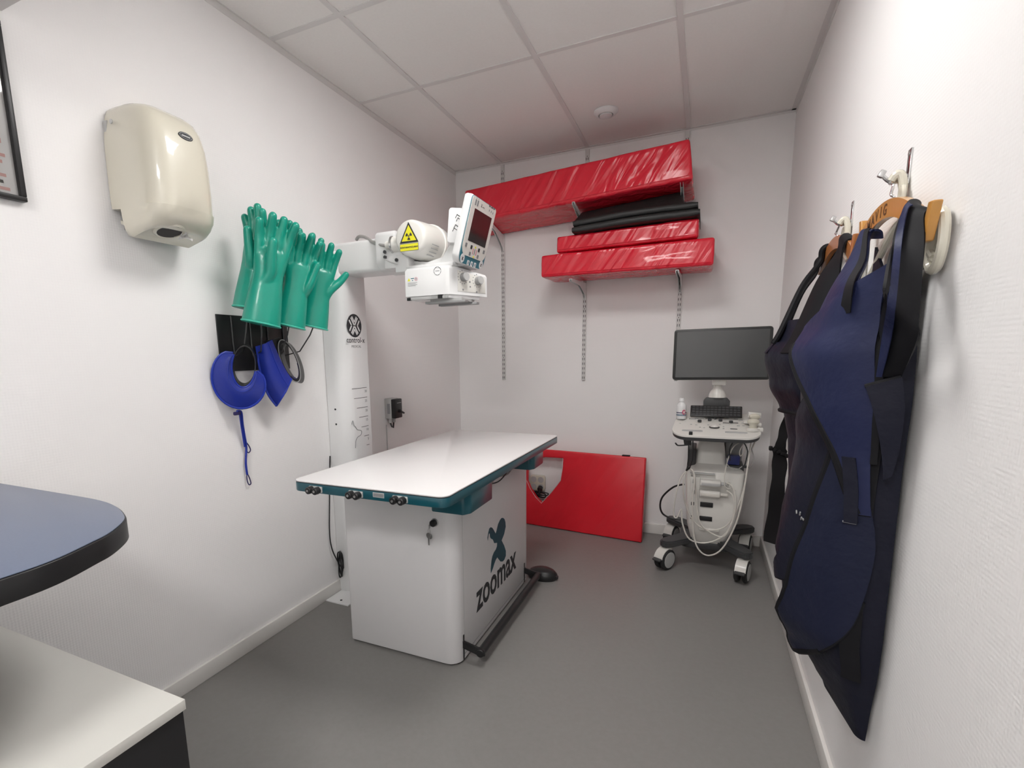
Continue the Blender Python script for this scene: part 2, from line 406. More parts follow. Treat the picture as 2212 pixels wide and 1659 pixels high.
# black folded mats on top
def roll(x0, x1, z0l, z1l, z0r, z1r, y0, y1, name, label, sag=0, disp=.006):
    b = B(); R = []
    N = 24
    for i in range(N + 1):
        f = i / N; x = x0 + (x1 - x0) * f; a = z0l + (z0r - z0l) * f + sag * math.sin(PI * f); c = z1l + (z1r - z1l) * f + sag * math.sin(PI * f)
        h = (c - a) / 2; zc = (a + c) / 2; w = .004 * math.sin(7 * f + 1)
        e = 1 if 0 < i < N else .75
        R.append([(x, y0 + h * (1 - math.sin(t)) * .8 + w, zc + h * e * math.cos(t)) for t in [PI * j / 10 for j in range(11)]] + [(x, y1, a), (x, y1, c)])
    b.rings(R, M['blackvinyl']); mk(b, name, label=label, cat='mat', group='black folded mats', smooth=60)
roll(.958, 1.652, 1.936, 1.972, 1.951, 1.992, 3.09, 3.45, 'black_mat', 'black folded mat on the red shelf mat, lower of the two black rolls', sag=.006)
roll(.962, 1.640, 1.973, 2.010, 1.993, 2.030, 3.10, 3.45, 'black_mat', 'black folded mat on the lower shelf pile, upper of the two black rolls', sag=.008)
q = [px(1240, 468, 1, 3.25), px(1480, 436, 1, 3.25), px(1470, 396, 1, 3.25), px(1262, 440, 1, 3.25)]
b = B(); b.hexa([(.945, 3.16, 2.012), (1.575, 3.16, 2.032), (1.575, 3.44, 2.05), (.955, 3.44, 2.03), (.965, 3.30, 2.10), (1.545, 3.24, 2.125), (1.545, 3.47, 2.125), (.99, 3.47, 2.06)], M['blackvinyl'], .012)
mk(b, 'black_mat', label='black sloping pad wedged under the long red mat above the black rolls', cat='mat', group='black folded mats', smooth=60)

# ================================================================ RED MAT ON THE FLOOR
o = V(.22, 3.385, .004); e = V(1.402, 3.272, .004); U = (e - o).normalized(); Ln = (e - o).length
W_ = V(0, .075, .548).normalized(); Nn = U.cross(W_)      # Nn faces the room (-y) or back
if Nn.y > 0: Nn = -Nn
def mp(u, v):
    p = pxp(u, v, o, Nn); d = p - o
    s = d.dot(U); r = d - U * s; return s, r.dot(W_)
Hm = .555
t = thing('red_mat', 'flat red positioning mat with a pointed cut-out leaning on the back wall', 'mat', (.8, 3.35, 0), 'red vinyl mats')
hole_px = [(1142, 991), (1180, 988), (1218, 990), (1217, 1008), (1212, 1038), (1203, 1050), (1190, 1066), (1170, 1087), (1158, 1074), (1146, 1055), (1139, 1038)]
hole = [mp(*p) for p in hole_px]
bm = bmesh.new()
out = [(0, 0), (Ln, 0), (Ln, Hm), (0, Hm)]
def loop(ps):
    vs = [bm.verts.new((s, v, 0)) for s, v in ps]; return [bm.edges.new((vs[i], vs[(i + 1) % len(vs)])) for i in range(len(vs))]
es = loop(out) + loop(hole); bmesh.ops.triangle_fill(bm, edges=es, use_beauty=True)
r = bmesh.ops.extrude_face_region(bm, geom=bm.faces[:]); bmesh.ops.translate(bm, vec=(0, 0, .042), verts=[g for g in r['geom'] if isinstance(g, bmesh.types.BMVert)])
bmesh.ops.recalc_face_normals(bm, faces=bm.faces[:])
sharp = [e_ for e_ in bm.edges if e_.calc_face_angle(0) > 1]
bmesh.ops.bevel(bm, geom=sharp, offset=.008, segments=3, affect='EDGES', profile=.5)
for v in bm.verts: v.co = o + U * v.co.x + W_ * v.co.y - Nn * v.co.z
b = B(); b.mats = [M['redflat']]; b.bm = bm; mk(b, 'cover', t)
hp = [o + U * s + W_ * v + Nn * .001 for s, v in hole]
b = B(); b.tube([hp[i] for i in range(2, len(hp))], .0016, M['palepink'], 6); mk(b, 'piping', t)
b = B(); p = o + U * (Ln - .13) + W_ * Hm; b.box(p - Nn * .02 + W_ * .003, (.05, .03, .006), M['velcro'], .001); mk(b, 'strap', t)

# four-way socket behind the cut-out
c = V(.635, RY, .28)
t = thing('wall_socket', 'white four-way wall socket seen through the cut-out of the red mat', 'socket', c)
b = B(); b.prism(rrect((.635, RY - .032, .285), (1, 0, 0), (0, 0, 1), .115, .115, .02), (0, .032, 0), M['cream'], .005); mk(b, 'housing', t)
for sx, sz in ((-1, 1), (1, 1), (-1, -1), (1, -1)):
    cc = V(.635 + sx * .027, RY - .0325, .285 + sz * .027)
    b = B(); b.lathe([(.022, 0), (.022, .002), (.019, .002), (.018, -.004), (0, -.004)], M['grey'], Matrix.Translation(cc) @ Matrix.Rotation(PI / 2, 4, 'X'))
    for q in (-.006, .006): b.cyl(cc + V(q, .003, 0), cc + V(q, .001, 0), .0026, M['ink'], 8)
    mk(b, 'outlet', t)
t = thing('power_plug', 'black plug and coiled black cord in the four-way socket', 'plug', (.662, RY - .05, .25))
pc = V(.662, RY - .035, .258)
b = B(); b.cyl(pc, pc + V(0, -.03, -.012), .018, M['black'], 16, .004); b.tube([pc + V(0, -.02, -.01), pc + V(.0, -.03, -.04), pc + V(-.005, -.03, -.07)], [.012, .008, .005], M['black']); mk(b, 'plug', t)
b = B(); b.tube([pc + V(-.005, -.03, -.06)] + [px(u_, v_, 1, yy) for u_, v_, yy in ((1156, 1062, 3.465), (1172, 1064, 3.46), (1184, 1066, 3.455), (1181, 1070, 3.455), (1166, 1069, 3.46), (1157, 1066, 3.462), (1164, 1073, 3.455), (1177, 1074, 3.45), (1178, 1068, 3.45), (1162, 1063, 3.455), (1160, 1074, 3.46), (1165, 1100, 3.46), (1170, 1112, 3.45))], .0042, M['black'], 6, smooth=5); mk(b, 'cord', t)

# ================================================================ EXAMINATION TABLE
t = thing('xray_table', 'white X-ray examination table with teal rim and dark lettering on its side', 'table', (.63, 2.05, 0))
TZ = .800
ta = math.radians(-.8)
T0 = V(.375, 1.330, 0); TU = V(math.cos(-ta * .4), math.sin(.006), 0).normalized(); TV = V(.019, 1.268, 0).normalized()
TWd, TLn = .628, 1.275
tc_ = T0 + TU * TWd / 2 + TV * TLn / 2
b = B(); b.prism(rrect((tc_.x, tc_.y, TZ - .005), TU, TV, TWd, TLn, .035, 6), (0, 0, .005), M['laminate'], .0015); mk(b, 'tabletop', t, label='white laminate tabletop')
b = B(); b.prism(rrect((tc_.x, tc_.y, TZ - .040), TU, TV, TWd, TLn, .035, 6), (0, 0, .0325), M['teal'], .003)
b.prism(rrect((tc_.x, tc_.y, TZ - .0075), TU, TV, TWd - .002, TLn - .002, .034, 6), (0, 0, .0028), M['ink']); rim = mk(b, 'rim', t, label='teal rim')
for kx in (.487, .660, .836):
    b = B(); z = .7755; yf = 1.331 + (kx - .375) * .01
    b.box((kx, yf - .004, z), (.058, .008, .022), M['grey'], .003); mk(b, 'knob_plate', rim)
    for s in (-1, 1):
        b = B()
        b.lathe([(.0125, 0), (.0135, .006), (.0125, .022), (.010, .024), (.0, .024)], M['black'], Matrix.Translation((kx + s * .0145, yf - .006, z - .001)) @ Matrix.Rotation(PI / 2, 4, 'X'), 16)
        b.lathe([(.0045, 0), (.0045, .0255), (.0022, .0256), (.0, .0246)], M['steel'], Matrix.Translation((kx + s * .0145, yf - .006, z - .001)) @ Matrix.Rotation(PI / 2, 4, 'X'), 10)
        mk(b, 'clamp_knob', rim)
b = B(); b.box((.751, 1.333, .780), (.045, .002, .017), M['grey'], .0004)
b.box((.751, 1.3318, .780), (.040, .001, .011), M['inkgrey']); mk(b, 'label_plate', rim)
for y0, y1, zz in ((1.49, 1.715, .700), (2.215, 2.385, .700)):
    b = B(); b.prism([(.86, y0, zz - .012), (.985, y0, zz - .012), (1.003, y0 + .03, zz - .012), (1.003, y1, zz - .012), (.86, y1, zz - .012)], (0, 0, .072), M['teal'], .006, bevside=True)
    mk(b, 'control_pod', t, label='teal pod under the table edge')
b = B(); b.box((.655, 2.05, .735), (.46, .80, .06), M['black'], .004)
b.box((.90, 2.05, .722), (.06, .42, .03), M['black'], .003); b.box((.93, 2.02, .735), (.012, .05, .012), M['steel'], .002); mk(b, 'float_mechanism', t)
b = B()
b.tube([(.93, 1.75, .72), (.935, 1.85, .705), (.925, 1.95, .712), (.935, 2.06, .702), (.92, 2.18, .72)], .0035, M['greycable'], 6, smooth=5); mk(b, 'wiring', t)
b = B(); b.tube([(.92, 1.80, .715), (.94, 1.93, .698), (.93, 2.08, .712), (.915, 2.17, .708)], .003, M['black'], 6, smooth=5); mk(b, 'wiring', t)
# pedestal
bx0, bx1, by0, by1 = .362, .886, 1.620, 2.478
b = B(); b.prism(rrect(((bx0 + bx1) / 2, (by0 + by1) / 2, .010), (1, 0, 0), (0, 1, 0), bx1 - bx0, by1 - by0, [.012, .055, .012, .012], 8), (0, 0, .695), M['cabwhite'], .0015)
ped = mk(b, 'pedestal', t, label='white metal pedestal')
b = B(); b.span((bx0 + .02, by0 + .03, 0), (bx1 - .03, by1 - .02, .012), M['black']); mk(b, 'plinth', ped)
b = B(); b.span((bx1 - .0004, by0 + .062, .02), (bx1 + .0006, by0 + .064, .705), M['grey']); b.span((bx1 - .0004, by1 - .022, .02), (bx1 + .0006, by1 - .020, .705), M['grey'])
b.span((bx1 - .0004, by0 + .062, .030), (bx1 + .001, by1 - .02, .032), M['inkgrey']); mk(b, 'panel_seam', ped)
# emblem and lettering on the aisle side
emb = [(1440, 588), (1450, 596), (1456, 615), (1458, 645), (1448, 692), (1432, 733), (1448, 765), (1459, 800), (1459, 830), (1450, 855), (1440, 867), (1425, 868), (1413, 853), (1405, 840), (1394, 858), (1385, 882), (1376, 912), (1364, 942), (1363, 915), (1368, 862), (1374, 832), (1384, 808), (1396, 790), (1403, 770), (1404, 748), (1385, 750), (1377, 728), (1363, 720), (1359, 712), (1357, 690), (1351, 688), (1348, 702), (1344, 733), (1342, 715), (1347, 685), (1354, 656), (1363, 648), (1372, 652), (1381, 665), (1394, 690), (1400, 670), (1410, 628), (1422, 602), (1431, 590)]
pl = [px(600 + x / 2.9625, 920 + yy / 2.9625, 0, bx1 + .0005) for x, yy in emb]
t_ = bmesh.new(); vv = [t_.verts.new(p) for p in pl]; ed = [t_.edges.new((vv[i], vv[(i + 1) % len(vv)])) for i in range(len(vv))]
bmesh.ops.triangle_fill(t_, edges=ed, use_beauty=True, normal=(1, 0, 0)); r = bmesh.ops.extrude_face_region(t_, geom=t_.faces[:])
bmesh.ops.translate(t_, vec=(.0008, 0, 0), verts=[g for g in r['geom'] if isinstance(g, bmesh.types.BMVert)]); bmesh.ops.recalc_face_normals(t_, faces=t_.faces[:])
b = B(); b._merge(t_, M['tealdeep']); mk(b, 'emblem', ped, label='teal animal emblem', smooth=0)
b = B(); text(b, 'zoomax', .185, (bx1 + .0008, 2.05, .152), (0, 1, 0), (0, 0, 1), M['ink'], xs=.82, bold=.003); mk(b, 'lettering', ped, label='dark grey lettering', smooth=0)
# lock and keys
b = B(); lc = V(.800, by0, .600)
b.cyl(lc, lc + V(0, -.006, 0), .0165, M['steel'], 20, .002); b.cyl(lc + V(0, -.004, 0), lc + V(0, -.022, 0), .0135, M['black'], 20, .003); lk = mk(b, 'lock', t)
b = B(); kp = lc + V(-.012, -.022, -.012)
b.box(kp, (.004, .01, .016), M['steel'], .001); b.tube([kp + V(.006 * math.cos(a), -.004, -.016 + .008 * math.sin(a)) for a in [2 * PI * i / 14 for i in range(14)]], .001, M['steel'], 6, closed=True)
b.prism(circ(kp + V(-.001, -.007, -.034), (1, 0, 0), (0, 0, 1), .010, .012, 14), (0, .002, 0), M['steel']); b.box(kp + V(-.001, -.006, -.058), (.006, .002, .030), M['steel'])
b.prism(circ(kp + V(.004, -.003, -.038), (1, 0, 0), (0, 0, 1), .009, .011, 14), (0, .002, 0), M['steel']); mk(b, 'key', t)
# foot rail
b = B(); b.cyl((.962, 1.660, .062), (.962, 2.445, .062), .017, M['black'], 16, .002)
fr = mk(b, 'foot_rail', t, label='black foot rail')
for yy in (1.672, 2.432):
    b = B(); b.prism([(.874, yy - .005, .096), (.955, yy - .005, .080), (.978, yy - .005, .074), (.980, yy - .005, .052), (.966, yy - .005, .045), (.874, yy - .005, .066)], (0, .01, 0), M['black'], .001)
    b.span((.8865, yy - .004, .012), (.8885, yy + .004, .12), M['black'])
    b.cyl((.962, yy - .0065, .062), (.962, yy - .004, .062), .008, M['steel'], 12); b.cyl((.962, yy - .0075, .062), (.962, yy - .006, .062), .003, M['ink'], 8)
    mk(b, 'rail_arm', fr)
# foot switch on the floor behind the rail
t = thing('foot_switch', 'black domed foot switch on the floor at the far end of the rail', 'foot pedal', (.965, 2.535, 0))
b = B(); R = []
for z, s in ((0, .92), (.012, 1), (.03, .96), (.046, .78), (.056, .5), (.06, .15)): R.append([V(.955 + .085 * s * math.cos(a), 2.545 + .06 * s * math.sin(a), z) for a in [2 * PI * i / 28 for i in range(28)]])
b.rings(R, M['black']); mk(b, 'housing', t)
b = B(); b.box((.928, 2.492, .045), (.03, .006, .012), M['grey'], .002); mk(b, 'label_tab', t)
b = B(); b.box((1.038, 2.535, .02), (.016, .02, .016), M['black'], .003); mk(b, 'pedal_tab', t)

# ================================================================ X-RAY STAND
t = thing('xray_stand', 'white wall-side X-ray column with arm, tube head and tilted control screen', 'X-ray machine', (.06, 2.08, 0))
CX, CY0, CY1 = .120, 1.978, 2.182
b = B(); b.prism(rrect((CX / 2 + .001, (CY0 + CY1) / 2, .008), (1, 0, 0), (0, 1, 0), CX - .002, CY1 - CY0, [.002, .075, .012, .002], 10), (0, 0, 1.722), M['white'], .002)
col = mk(b, 'column', t, label='rounded white steel column')
b = B(); b.span((.014, 1.858, 0), (.155, 2.30, .008), M['white'], .002); b.cyl((.09, 1.885, .008), (.09, 1.885, .010), .006, M['ink'], 10); mk(b, 'floor_plate', t)
# column prints
for p in ((722, 885), (726, 917)):
    b = B(); q = px(*p, 0, .055); b.cyl((.05, CY0 - .001, q.z), (.05, CY0 + .004, q.z), .005, M['ink'], 10); mk(b, 'screw', col)
lc = V(CX + .0004, 2.0745, 1.386); uy = V(0, 1, 0); uz = V(0, 0, 1)
b = B(); b.prism(circ(lc, uy, uz, .057, .057, 40), (.0004, 0, 0), M['ink'])
def bar(b, a, c, wd, m, x):
    a = V(0, *a); c = V(0, *c); d = (c - a).normalized(); n = V(0, -d.z, d.y) * wd / 2; o = lc.copy(); o.x = x
    b.prism([o + a - n, o + c - n, o + c + n, o + a + n], (.0003, 0, 0), m)
r = .057
X_ = CX + .0009
for sx in (-1, 1):
    bar(b, (-.026 * sx, .038), (.026 * sx, -.038), .0085, M['white'], X_)
for sx in (-1, 1):
    bar(b, (sx * .018, .044), (0, .0175), .0075, M['white'], X_ ); bar(b, (sx * .018, -.044), (0, -.0175), .0075, M['white'], X_)
    bar(b, (sx * .040, .026), (sx * .0225, 0.0), .0085, M['white'], X_); bar(b, (sx * .040, -.026), (sx * .0225, 0.0), .0085, M['white'], X_)
mk(b, 'emblem', col, label='round dark emblem with a white cross of chevrons', smooth=0)
b = B(); text(b, 'control-x', .040, (CX + .0004, 2.080, 1.303), uy, uz, M['ink'], xs=.95, ext=.0003); text(b, 'MEDICAL', .017, (CX + .0004, 2.082, 1.279), uy, uz, M['inkgrey'], xs=1.1, ext=.0003)
mk(b, 'lettering', col, label='dark lettering with a small grey line below', smooth=0)
b = B()
for n, (ya, yb, lab) in enumerate(((760, 792, '30'), (765, 793, '25'), (771, 794, '20'), (776, 795, '15'), (781, 796, '10'), (787, 797, '5'), (792, 798, None))):
    pv = (838, 859, 880, 900, 921, 941, 961)[n]; q1 = px(yb, pv - 1, 0, CX); q0 = px(ya, pv - 1 + (yb - ya) * .1, 0, CX)
    z = (q0.z + q1.z) / 2
    b.span((CX + .0001, q0.y, z - .0011), (CX + .0007, min(q1.y, CY1 - .012), z + .0011), M['ink'])
    if lab: text(b, lab, .018, (CX + .0004, min(q1.y, CY1 - .012) - .002, z - .024), uy, uz, M['inkgrey'], 'RIGHT', ext=.0003)
mk(b, 'height_scale', col, label='printed scale from 5 to 30', smooth=0)
sil = [(760, 917), (762, 909), (765, 919), (768, 922), (772, 928), (780, 930), (781, 935), (779, 940), (773, 944), (769, 952), (768, 968)]
b = B(); b.tube([px(u_, v_, 0, CX + .0006) for u_, v_ in sil], .0013, M['inkgrey'], 6, smooth=4); mk(b, 'outline_print', col, label='thin printed animal outline')
# carriage and arm
b = B(); b.prism(rrect((.004, 2.08, 1.695), (0, 1, 0), (0, 0, 1), .155, .146, .018, 5), (.355, 0, 0), M['white'], .004); arm = mk(b, 'arm', t, label='white horizontal arm')
b = B(); b.span((.05, 2.003, 1.745), (.36, 2.157, 1.7455 + .004), M['white'], .001); mk(b, 'arm_cover_seam', arm)
b = B(); b.prism(rrect((.335, 2.06, 1.70), (0, 1, 0), (0, 0, 1), .17, .17, [.05, .02, .02, .02], 6), (.105, 0, 0), M['white'], .008)
b.box((.44, 1.99, 1.655), (.10, .06, .075), M['white'], .008); b.box((.485, 1.99, 1.635), (.07, .07, .075), M['white'], .006)
jn = mk(b, 'arm_joint', t)
for q in ((.400, 1.958, 1.690), (.40, 1.958, 1.668), (.462, 1.954, 1.650)): b = B(); b.cyl(q, V(*q) + V(0, -.008, 0), .0075, M['dark'], 12, .001); mk(b, 'bolt', jn)
b = B(); b.tube([(.40, 1.952, 1.66), (.43, 1.945, 1.645), (.47, 1.945, 1.630)], .003, M['grey'], 6); mk(b, 'joint_wire', jn)
# grey cable over the arm
b = B(); cb = [px(770, 518, 1, 2.06), px(776, 511, 1, 2.05), px(790, 513, 1, 2.03), px(805, 523, 1, 2.0), px(822, 529, 1, 1.98), px(840, 532, 1, 1.97)]
b.tube(cb, .0075, M['greycable'], 8, smooth=5); mk(b, 'arm_cable', t, label='grey cable over the arm')
# tube
tcx, tcz = .553, 1.728; y0 = 1.915
ax = Matrix.Translation((tcx, y0, tcz)) @ Matrix.Rotation(-PI / 2, 4, 'X')     # lathe z -> +y
b = B(); b.lathe([(0, 0), (.060, 0), (.068, .003), (.073, .010), (.0745, .022), (.0765, .05), (.080, .10), (.0835, .165), (.0885, .168), (.089, .182), (.086, .186), (.070, .19)], M['creamw'], ax, 48); tub = mk(b, 'tube_housing', t, label='cream-white X-ray tube drum')
b = B(); b.lathe([(.070, .188), (.083, .192), (.086, .20), (.086, .222), (.08, .232), (.05, .236)], M['grey'], ax, 40); mk(b, 'tube_flange', tub)
b = B(); g = px(855, 522, 1, 1.965); b.cyl((tcx - .065, 1.975, tcz - .012), (tcx - .115, 1.965, tcz - .010), .034, M['creamw'], 24, .003); b.cyl((tcx - .112, 1.965, tcz - .010), (tcx - .122, 1.963, tcz - .010), .037, M['chrome'], 24, .002); b.cyl((tcx - .120, 1.965, tcz - .010), (tcx - .150, 1.962, tcz - .009), .017, M['creamw'], 16, .003); mk(b, 'cable_gland', tub)
b = B(); yy = y0 - .0012; cz = tcz + .002; cx = tcx - .002
def tri(s, y): return [(cx - .046 * s, y, cz - .028 * s + .004), (cx + .046 * s, y, cz - .028 * s + .004), (cx, y, cz + .056 * s + .004)]
b.prism(tri(1, yy), (0, .0008, 0), M['ink']); b.prism([(cx + (p[0] - cx) * .78, yy - .0004, cz + .006 + (p[2] - cz - .004) * .76 - .001) for p in tri(1, yy)], (0, .0008, 0), M['yellow'])
for k3 in range(3):
    a = -PI / 2 + k3 * 2 * PI / 3; cc = V(cx, yy - .0008, cz + .003)
    arc = [cc + V(.016 * math.cos(a - .5 + i * .2), 0, .016 * math.sin(a - .5 + i * .2)) for i in range(6)]; inn = [cc + V(.0052 * math.cos(a + .5 - i * .2), 0, .0052 * math.sin(a + .5 - i * .2)) for i in range(6)]
    b.prism(arc + inn, (0, .0006, 0), M['ink'])
b.prism(circ((cx, yy - .0008, cz + .003), (1, 0, 0), (0, 0, 1), .0034, .0034, 14), (0, .0006, 0), M['ink'])
b.span((cx - .045, yy, cz - .056), (cx + .045, yy + .0008, cz - .027), M['ink']); b.span((cx - .044, yy - .0005, cz - .055), (cx + .044, yy + .0003, cz - .028), M['yellow'])
text(b, 'RÖNTGENSTRÅLNING', .0085, (cx, yy - .0008, cz - .0445), (1, 0, 0), (0, 0, 1), M['ink'], bold=.0002, ext=.0003)
mk(b, 'warning_sticker', tub, label='yellow radiation warning sticker', smooth=0)
b = B(); a0 = math.radians(-52)
for i in range(7):
    a = a0 + i * .10; rr_ = .0832
    if i % 2 == 0: b.box((tcx + rr_ * math.cos(a), y0 + .085, tcz + rr_ * math.sin(a)), (.0012, .06, .004), M['grey'], rot=Matrix.Rotation(-a, 3, 'Y'))
mk(b, 'rating_plate', tub)
# collimator
zf0, zf1 = 1.474, 1.606
b = B(); fp = [(.512, 1.935), (.705, 1.935), (.725, 1.94), (.738, 1.955), (.812, 2.135), (.50, 2.135)]
R = []
for z, s, dxx in ((zf0 + .014, 0, .0), (zf0 + .03, .0, 0), (zf1 - .012, 0, 0), (zf1, -.010, 0)):
    R.append([V(x + (-s if x < .6 else s), y_ - s * .6, z - (.022 if x > .8 and z > 1.58 else 0)) for x, y_ in fp])
b.rings(R, M['white']); b.prism([(x, y_, zf0) for x, y_ in [(.520, 1.945), (.72, 1.945), (.735, 1.965), (.79, 2.10), (.52, 2.125)]], (0, 0, .016), M['white'], .002)
clm = mk(b, 'collimator', t, label='white collimator box with two knobs')
b = B(); b.span((.520, 1.933, zf0 - .002), (.715, 1.94, zf0 + .010), M['grey'], .001); b.span((.520, 1.931, zf0 - .003), (.538, 1.942, zf0 + .009), M['black']); b.span((.672, 1.931, zf0 - .002), (.694, 1.942, zf0 + .014), M['black']); b.span((.64, 1.932, zf0 + .001), (.672, 1.941, zf0 + .010), M['steel']); b.span((.70, 1.932, zf0), (.712, 1.94, zf0 + .012), M['steel']); mk(b, 'rail', clm)
b = B(); b.span((.600, 1.95, zf0 - .020), (.79, 1.985, zf0 - .010), M['midgrey'], .001); b.span((.62, 1.96, zf0 - .010), (.77, 2.09, zf0), M['grey']); b.span((.60, 2.07, zf0 - .020), (.79, 2.10, zf0 - .010), M['midgrey'], .001); mk(b, 'filter_holder', clm)
fd = V(.812 - .738, 2.135 - 1.955, 0).normalized(); fn = V(fd.y, -fd.x, 0); f0 = V(.738, 1.955, 0)
b = B(); b.prism([f0 + fd * .02 + V(0, 0, zf0 + .028) + fn * .0006, f0 + fd * .185 + V(0, 0, zf0 + .028) + fn * .0006, f0 + fd * .18 + V(0, 0, zf1 - .038) + fn * .0006, f0 + fd * .02 + V(0, 0, zf1 - .018) + fn * .0006], fn * .001, M['creamw'], .0003); mk(b, 'face_plate', clm)
for dd, zz in ((.050, 1.561), (.135, 1.553)):
    b = B(); p = f0 + fd * dd + V(0, 0, zz); b.cyl(p + fn * .001, p + fn * .026, .0175, M['midgrey'], 24, .002); b.cyl(p + fn * .0255, p + fn * .0275, .0155, M['grey'], 24); mk(b, 'knob', clm)
b = B()
for dd, zz in ((.05, 1.561), (.135, 1.553)):
    p = f0 + fd * dd + V(0, 0, zz) + fn * .0018
    for i in range(9):
        a = PI * (.55 + i * .15); q = p + fd * .027 * math.cos(a) + V(0, 0, .027 * math.sin(a)); b.box(q, (.0015, .0035, .0035), M['inkgrey'], rot=rotz(math.atan2(fn.y, fn.x)))
for dd, zz in ((.09, 1.545), (.092, 1.525), (.05, 1.51), (.13, 1.505)): b.box(f0 + fd * dd + V(0, 0, zz) + fn * .0018, (.0012, .007, .007), M['inkgrey'], rot=rotz(math.atan2(fn.y, fn.x)))
mk(b, 'dial_marks', clm, smooth=0)
b = B(); yy = 1.9345
b.prism([(.524, yy, 1.553), (.538, yy, 1.553), (.531, yy, 1.566)], (0, .0006, 0), M['yellow']); b.span((.541, yy, 1.562), (.557, yy + .0005, 1.565), M['tealpan']); b.span((.547, yy, 1.553), (.551, yy + .0005, 1.557), M['tealpan'])
b.tube(circ((.567, yy + .0004, 1.560), (1, 0, 0), (0, 0, 1), .0065, .0065, 20), .001, M['rose'], 4, closed=True); b.span((.5655, yy, 1.557), (.5685, yy + .0005, 1.563), M['ink'])
for i in range(4): b.span((.526, yy, 1.545 - i * .0045), (.572 - (i % 2) * .008, yy + .0004, 1.5462 - i * .0045), M['inkgrey'])
mk(b, 'safety_labels', clm, smooth=0)
b = B(); cc = V(.672, yy + .0006, 1.585)
for i in range(8): b.tube(circ(cc, (1, 0, 0), (0, 0, 1), .0165, .0165, 5, i * PI / 4 + .06, (i + 1) * PI / 4 - .06), .0011, M['ink'], 4)
b.span((.662, yy, 1.5845), (.682, yy + .0005, 1.5865), M['inkgrey']); mk(b, 'round_mark', clm, smooth=0)
# yoke between tube and collimator
b = B(); b.prism([(.470, 2.00, 1.607), (.765, 2.00, 1.607), (.765, 2.00, 1.635), (.735, 2.00, 1.64), (.70, 2.00, 1.66), (.59, 2.00, 1.638), (.52, 2.00, 1.648), (.50, 2.00, 1.69), (.46, 2.00, 1.69)], (0, .13, 0), M['white'], .003)
b.span((.50, 1.955, 1.604), (.735, 2.13, 1.622), M['white'], .005); b.prism([(.655, 1.975, 1.62), (.755, 1.975, 1.62), (.772, 1.975, 1.70), (.795, 1.975, 1.79), (.765, 1.975, 1.80), (.715, 1.975, 1.70)], (0, .16, 0), M['white'], .004)
yk = mk(b, 'yoke', t)
b = B(); lcc = px(990, 487, 1, 1.965); lu = V(.8, .6, 0).normalized(); lv = V(.10, 0, 1).normalized(); b.prism(rrect(lcc, lu, lv, .085, .135, .012), V(-.003, .004, 0), M['white'], .001); mk(b, 'label_card', yk)
b = B()
for i, (dz, dx) in enumerate(((.035, 0), (.022, .004), (-.005, -.004), (-.018, -.009))): b.tube([lcc + lu * (dx - .014) + lv * (dz - .006) + V(.0008, -.001, 0), lcc + lu * (dx - .008) + lv * (dz + .008) + V(.0008, -.001, 0), lcc + lu * (dx + .004) + lv * dz + V(.0008, -.001, 0)], .0014, M['ink'], 5)
mk(b, 'handwriting', yk)
# tilted control screen: face axes e1 (along +y), e2 (up the face), normal fnm
PT = px(1021, 419, 1, 1.90); PB = px(989, 563, 1, 1.90)
e1 = V(0, 1, 0); e2 = (PT - PB).normalized(); fnm = e1.cross(e2).normalized()
if fnm.x < 0: fnm = -fnm
h = (PT - PB).length * 1.04; wd = .25
cc = (PT + PB) / 2 + e1 * wd / 2 - e2 * .001
b = B(); b.prism(rrect(cc - fnm * .036, e1, e2, wd, h, [.035, .035, .016, .016], 6), fnm * .034, M['white'], .008)
b.prism(rrect(cc - fnm * .060 + e1 * .02, e1, e2, wd * .75, h * .7, .02, 5), fnm * .03, M['white'], .008)
pn = mk(b, 'control_panel', t, label='tilted white control panel with dark screen')
b = B(); b.prism(rrect(cc - fnm * .001, e1, e2, wd - .006, h - .006, [.034, .034, .014, .014], 6), fnm * .0018, M['tealpan']); mk(b, 'panel_border', pn, label='teal border and lower band')
b = B(); b.prism(rrect(cc + e2 * .0155 + fnm * .001, e1, e2, wd - .010, h - .041, [.04, .04, .012, .012], 6), fnm * .0014, M['creamw']); mk(b, 'keypad', pn)
b = B(); sc = cc + e2 * .024 + e1 * .004 + fnm * .0026; b.prism(rrect(sc, e1, e2, wd * .70, h * .47, .001, 1), fnm * .0005, M['screen']); mk(b, 'screen', pn, label='dark screen')
b = B(); q = cc + fnm * .003
def pad(x, y, w_, h_, m, r_=.002): b.prism(rrect(q + e1 * x + e2 * y, e1, e2, w_, h_, r_, 2), fnm * .0005, m)
for x in (-.088, -.068): pad(x, .107, .011, .022, M['inkgrey']); pad(x, .122, .004, .003, M['ink'])
for x in (.045, .07, .092): pad(x, .124, .017, .0035, M['ink'], .001)
for x, y in ((.05, .108), (.07, .107), (.09, .106)): pad(x, y, .006, .009, M['inkgrey'])
text(b, 'X', .018, q + e1 * -.030 + e2 * .101, e1, e2, M['ink'], xs=.8, ext=.0003); pad(-.010, .105, .020, .003, M['inkgrey'], .001)
for x, y, m in ((-.090, -.056, 'inkgrey'), (.090, -.056, 'inkgrey'), (-.038, -.057, 'ink'), (.038, -.057, 'ink'), (-.040, -.084, 'inkgrey'), (.040, -.084, 'inkgrey')): pad(x, y, .017, .015, M[m])
for x in (-.016, 0, .016): pad(x, -.071, .004, .024, M['rose'] if x else M['ink'], .002)
for y in (-.052, -.091): pad(0, y, .010, .008, M['yellow'])
mk(b, 'key_symbols', pn, smooth=0)
q = cc + fnm * .0012
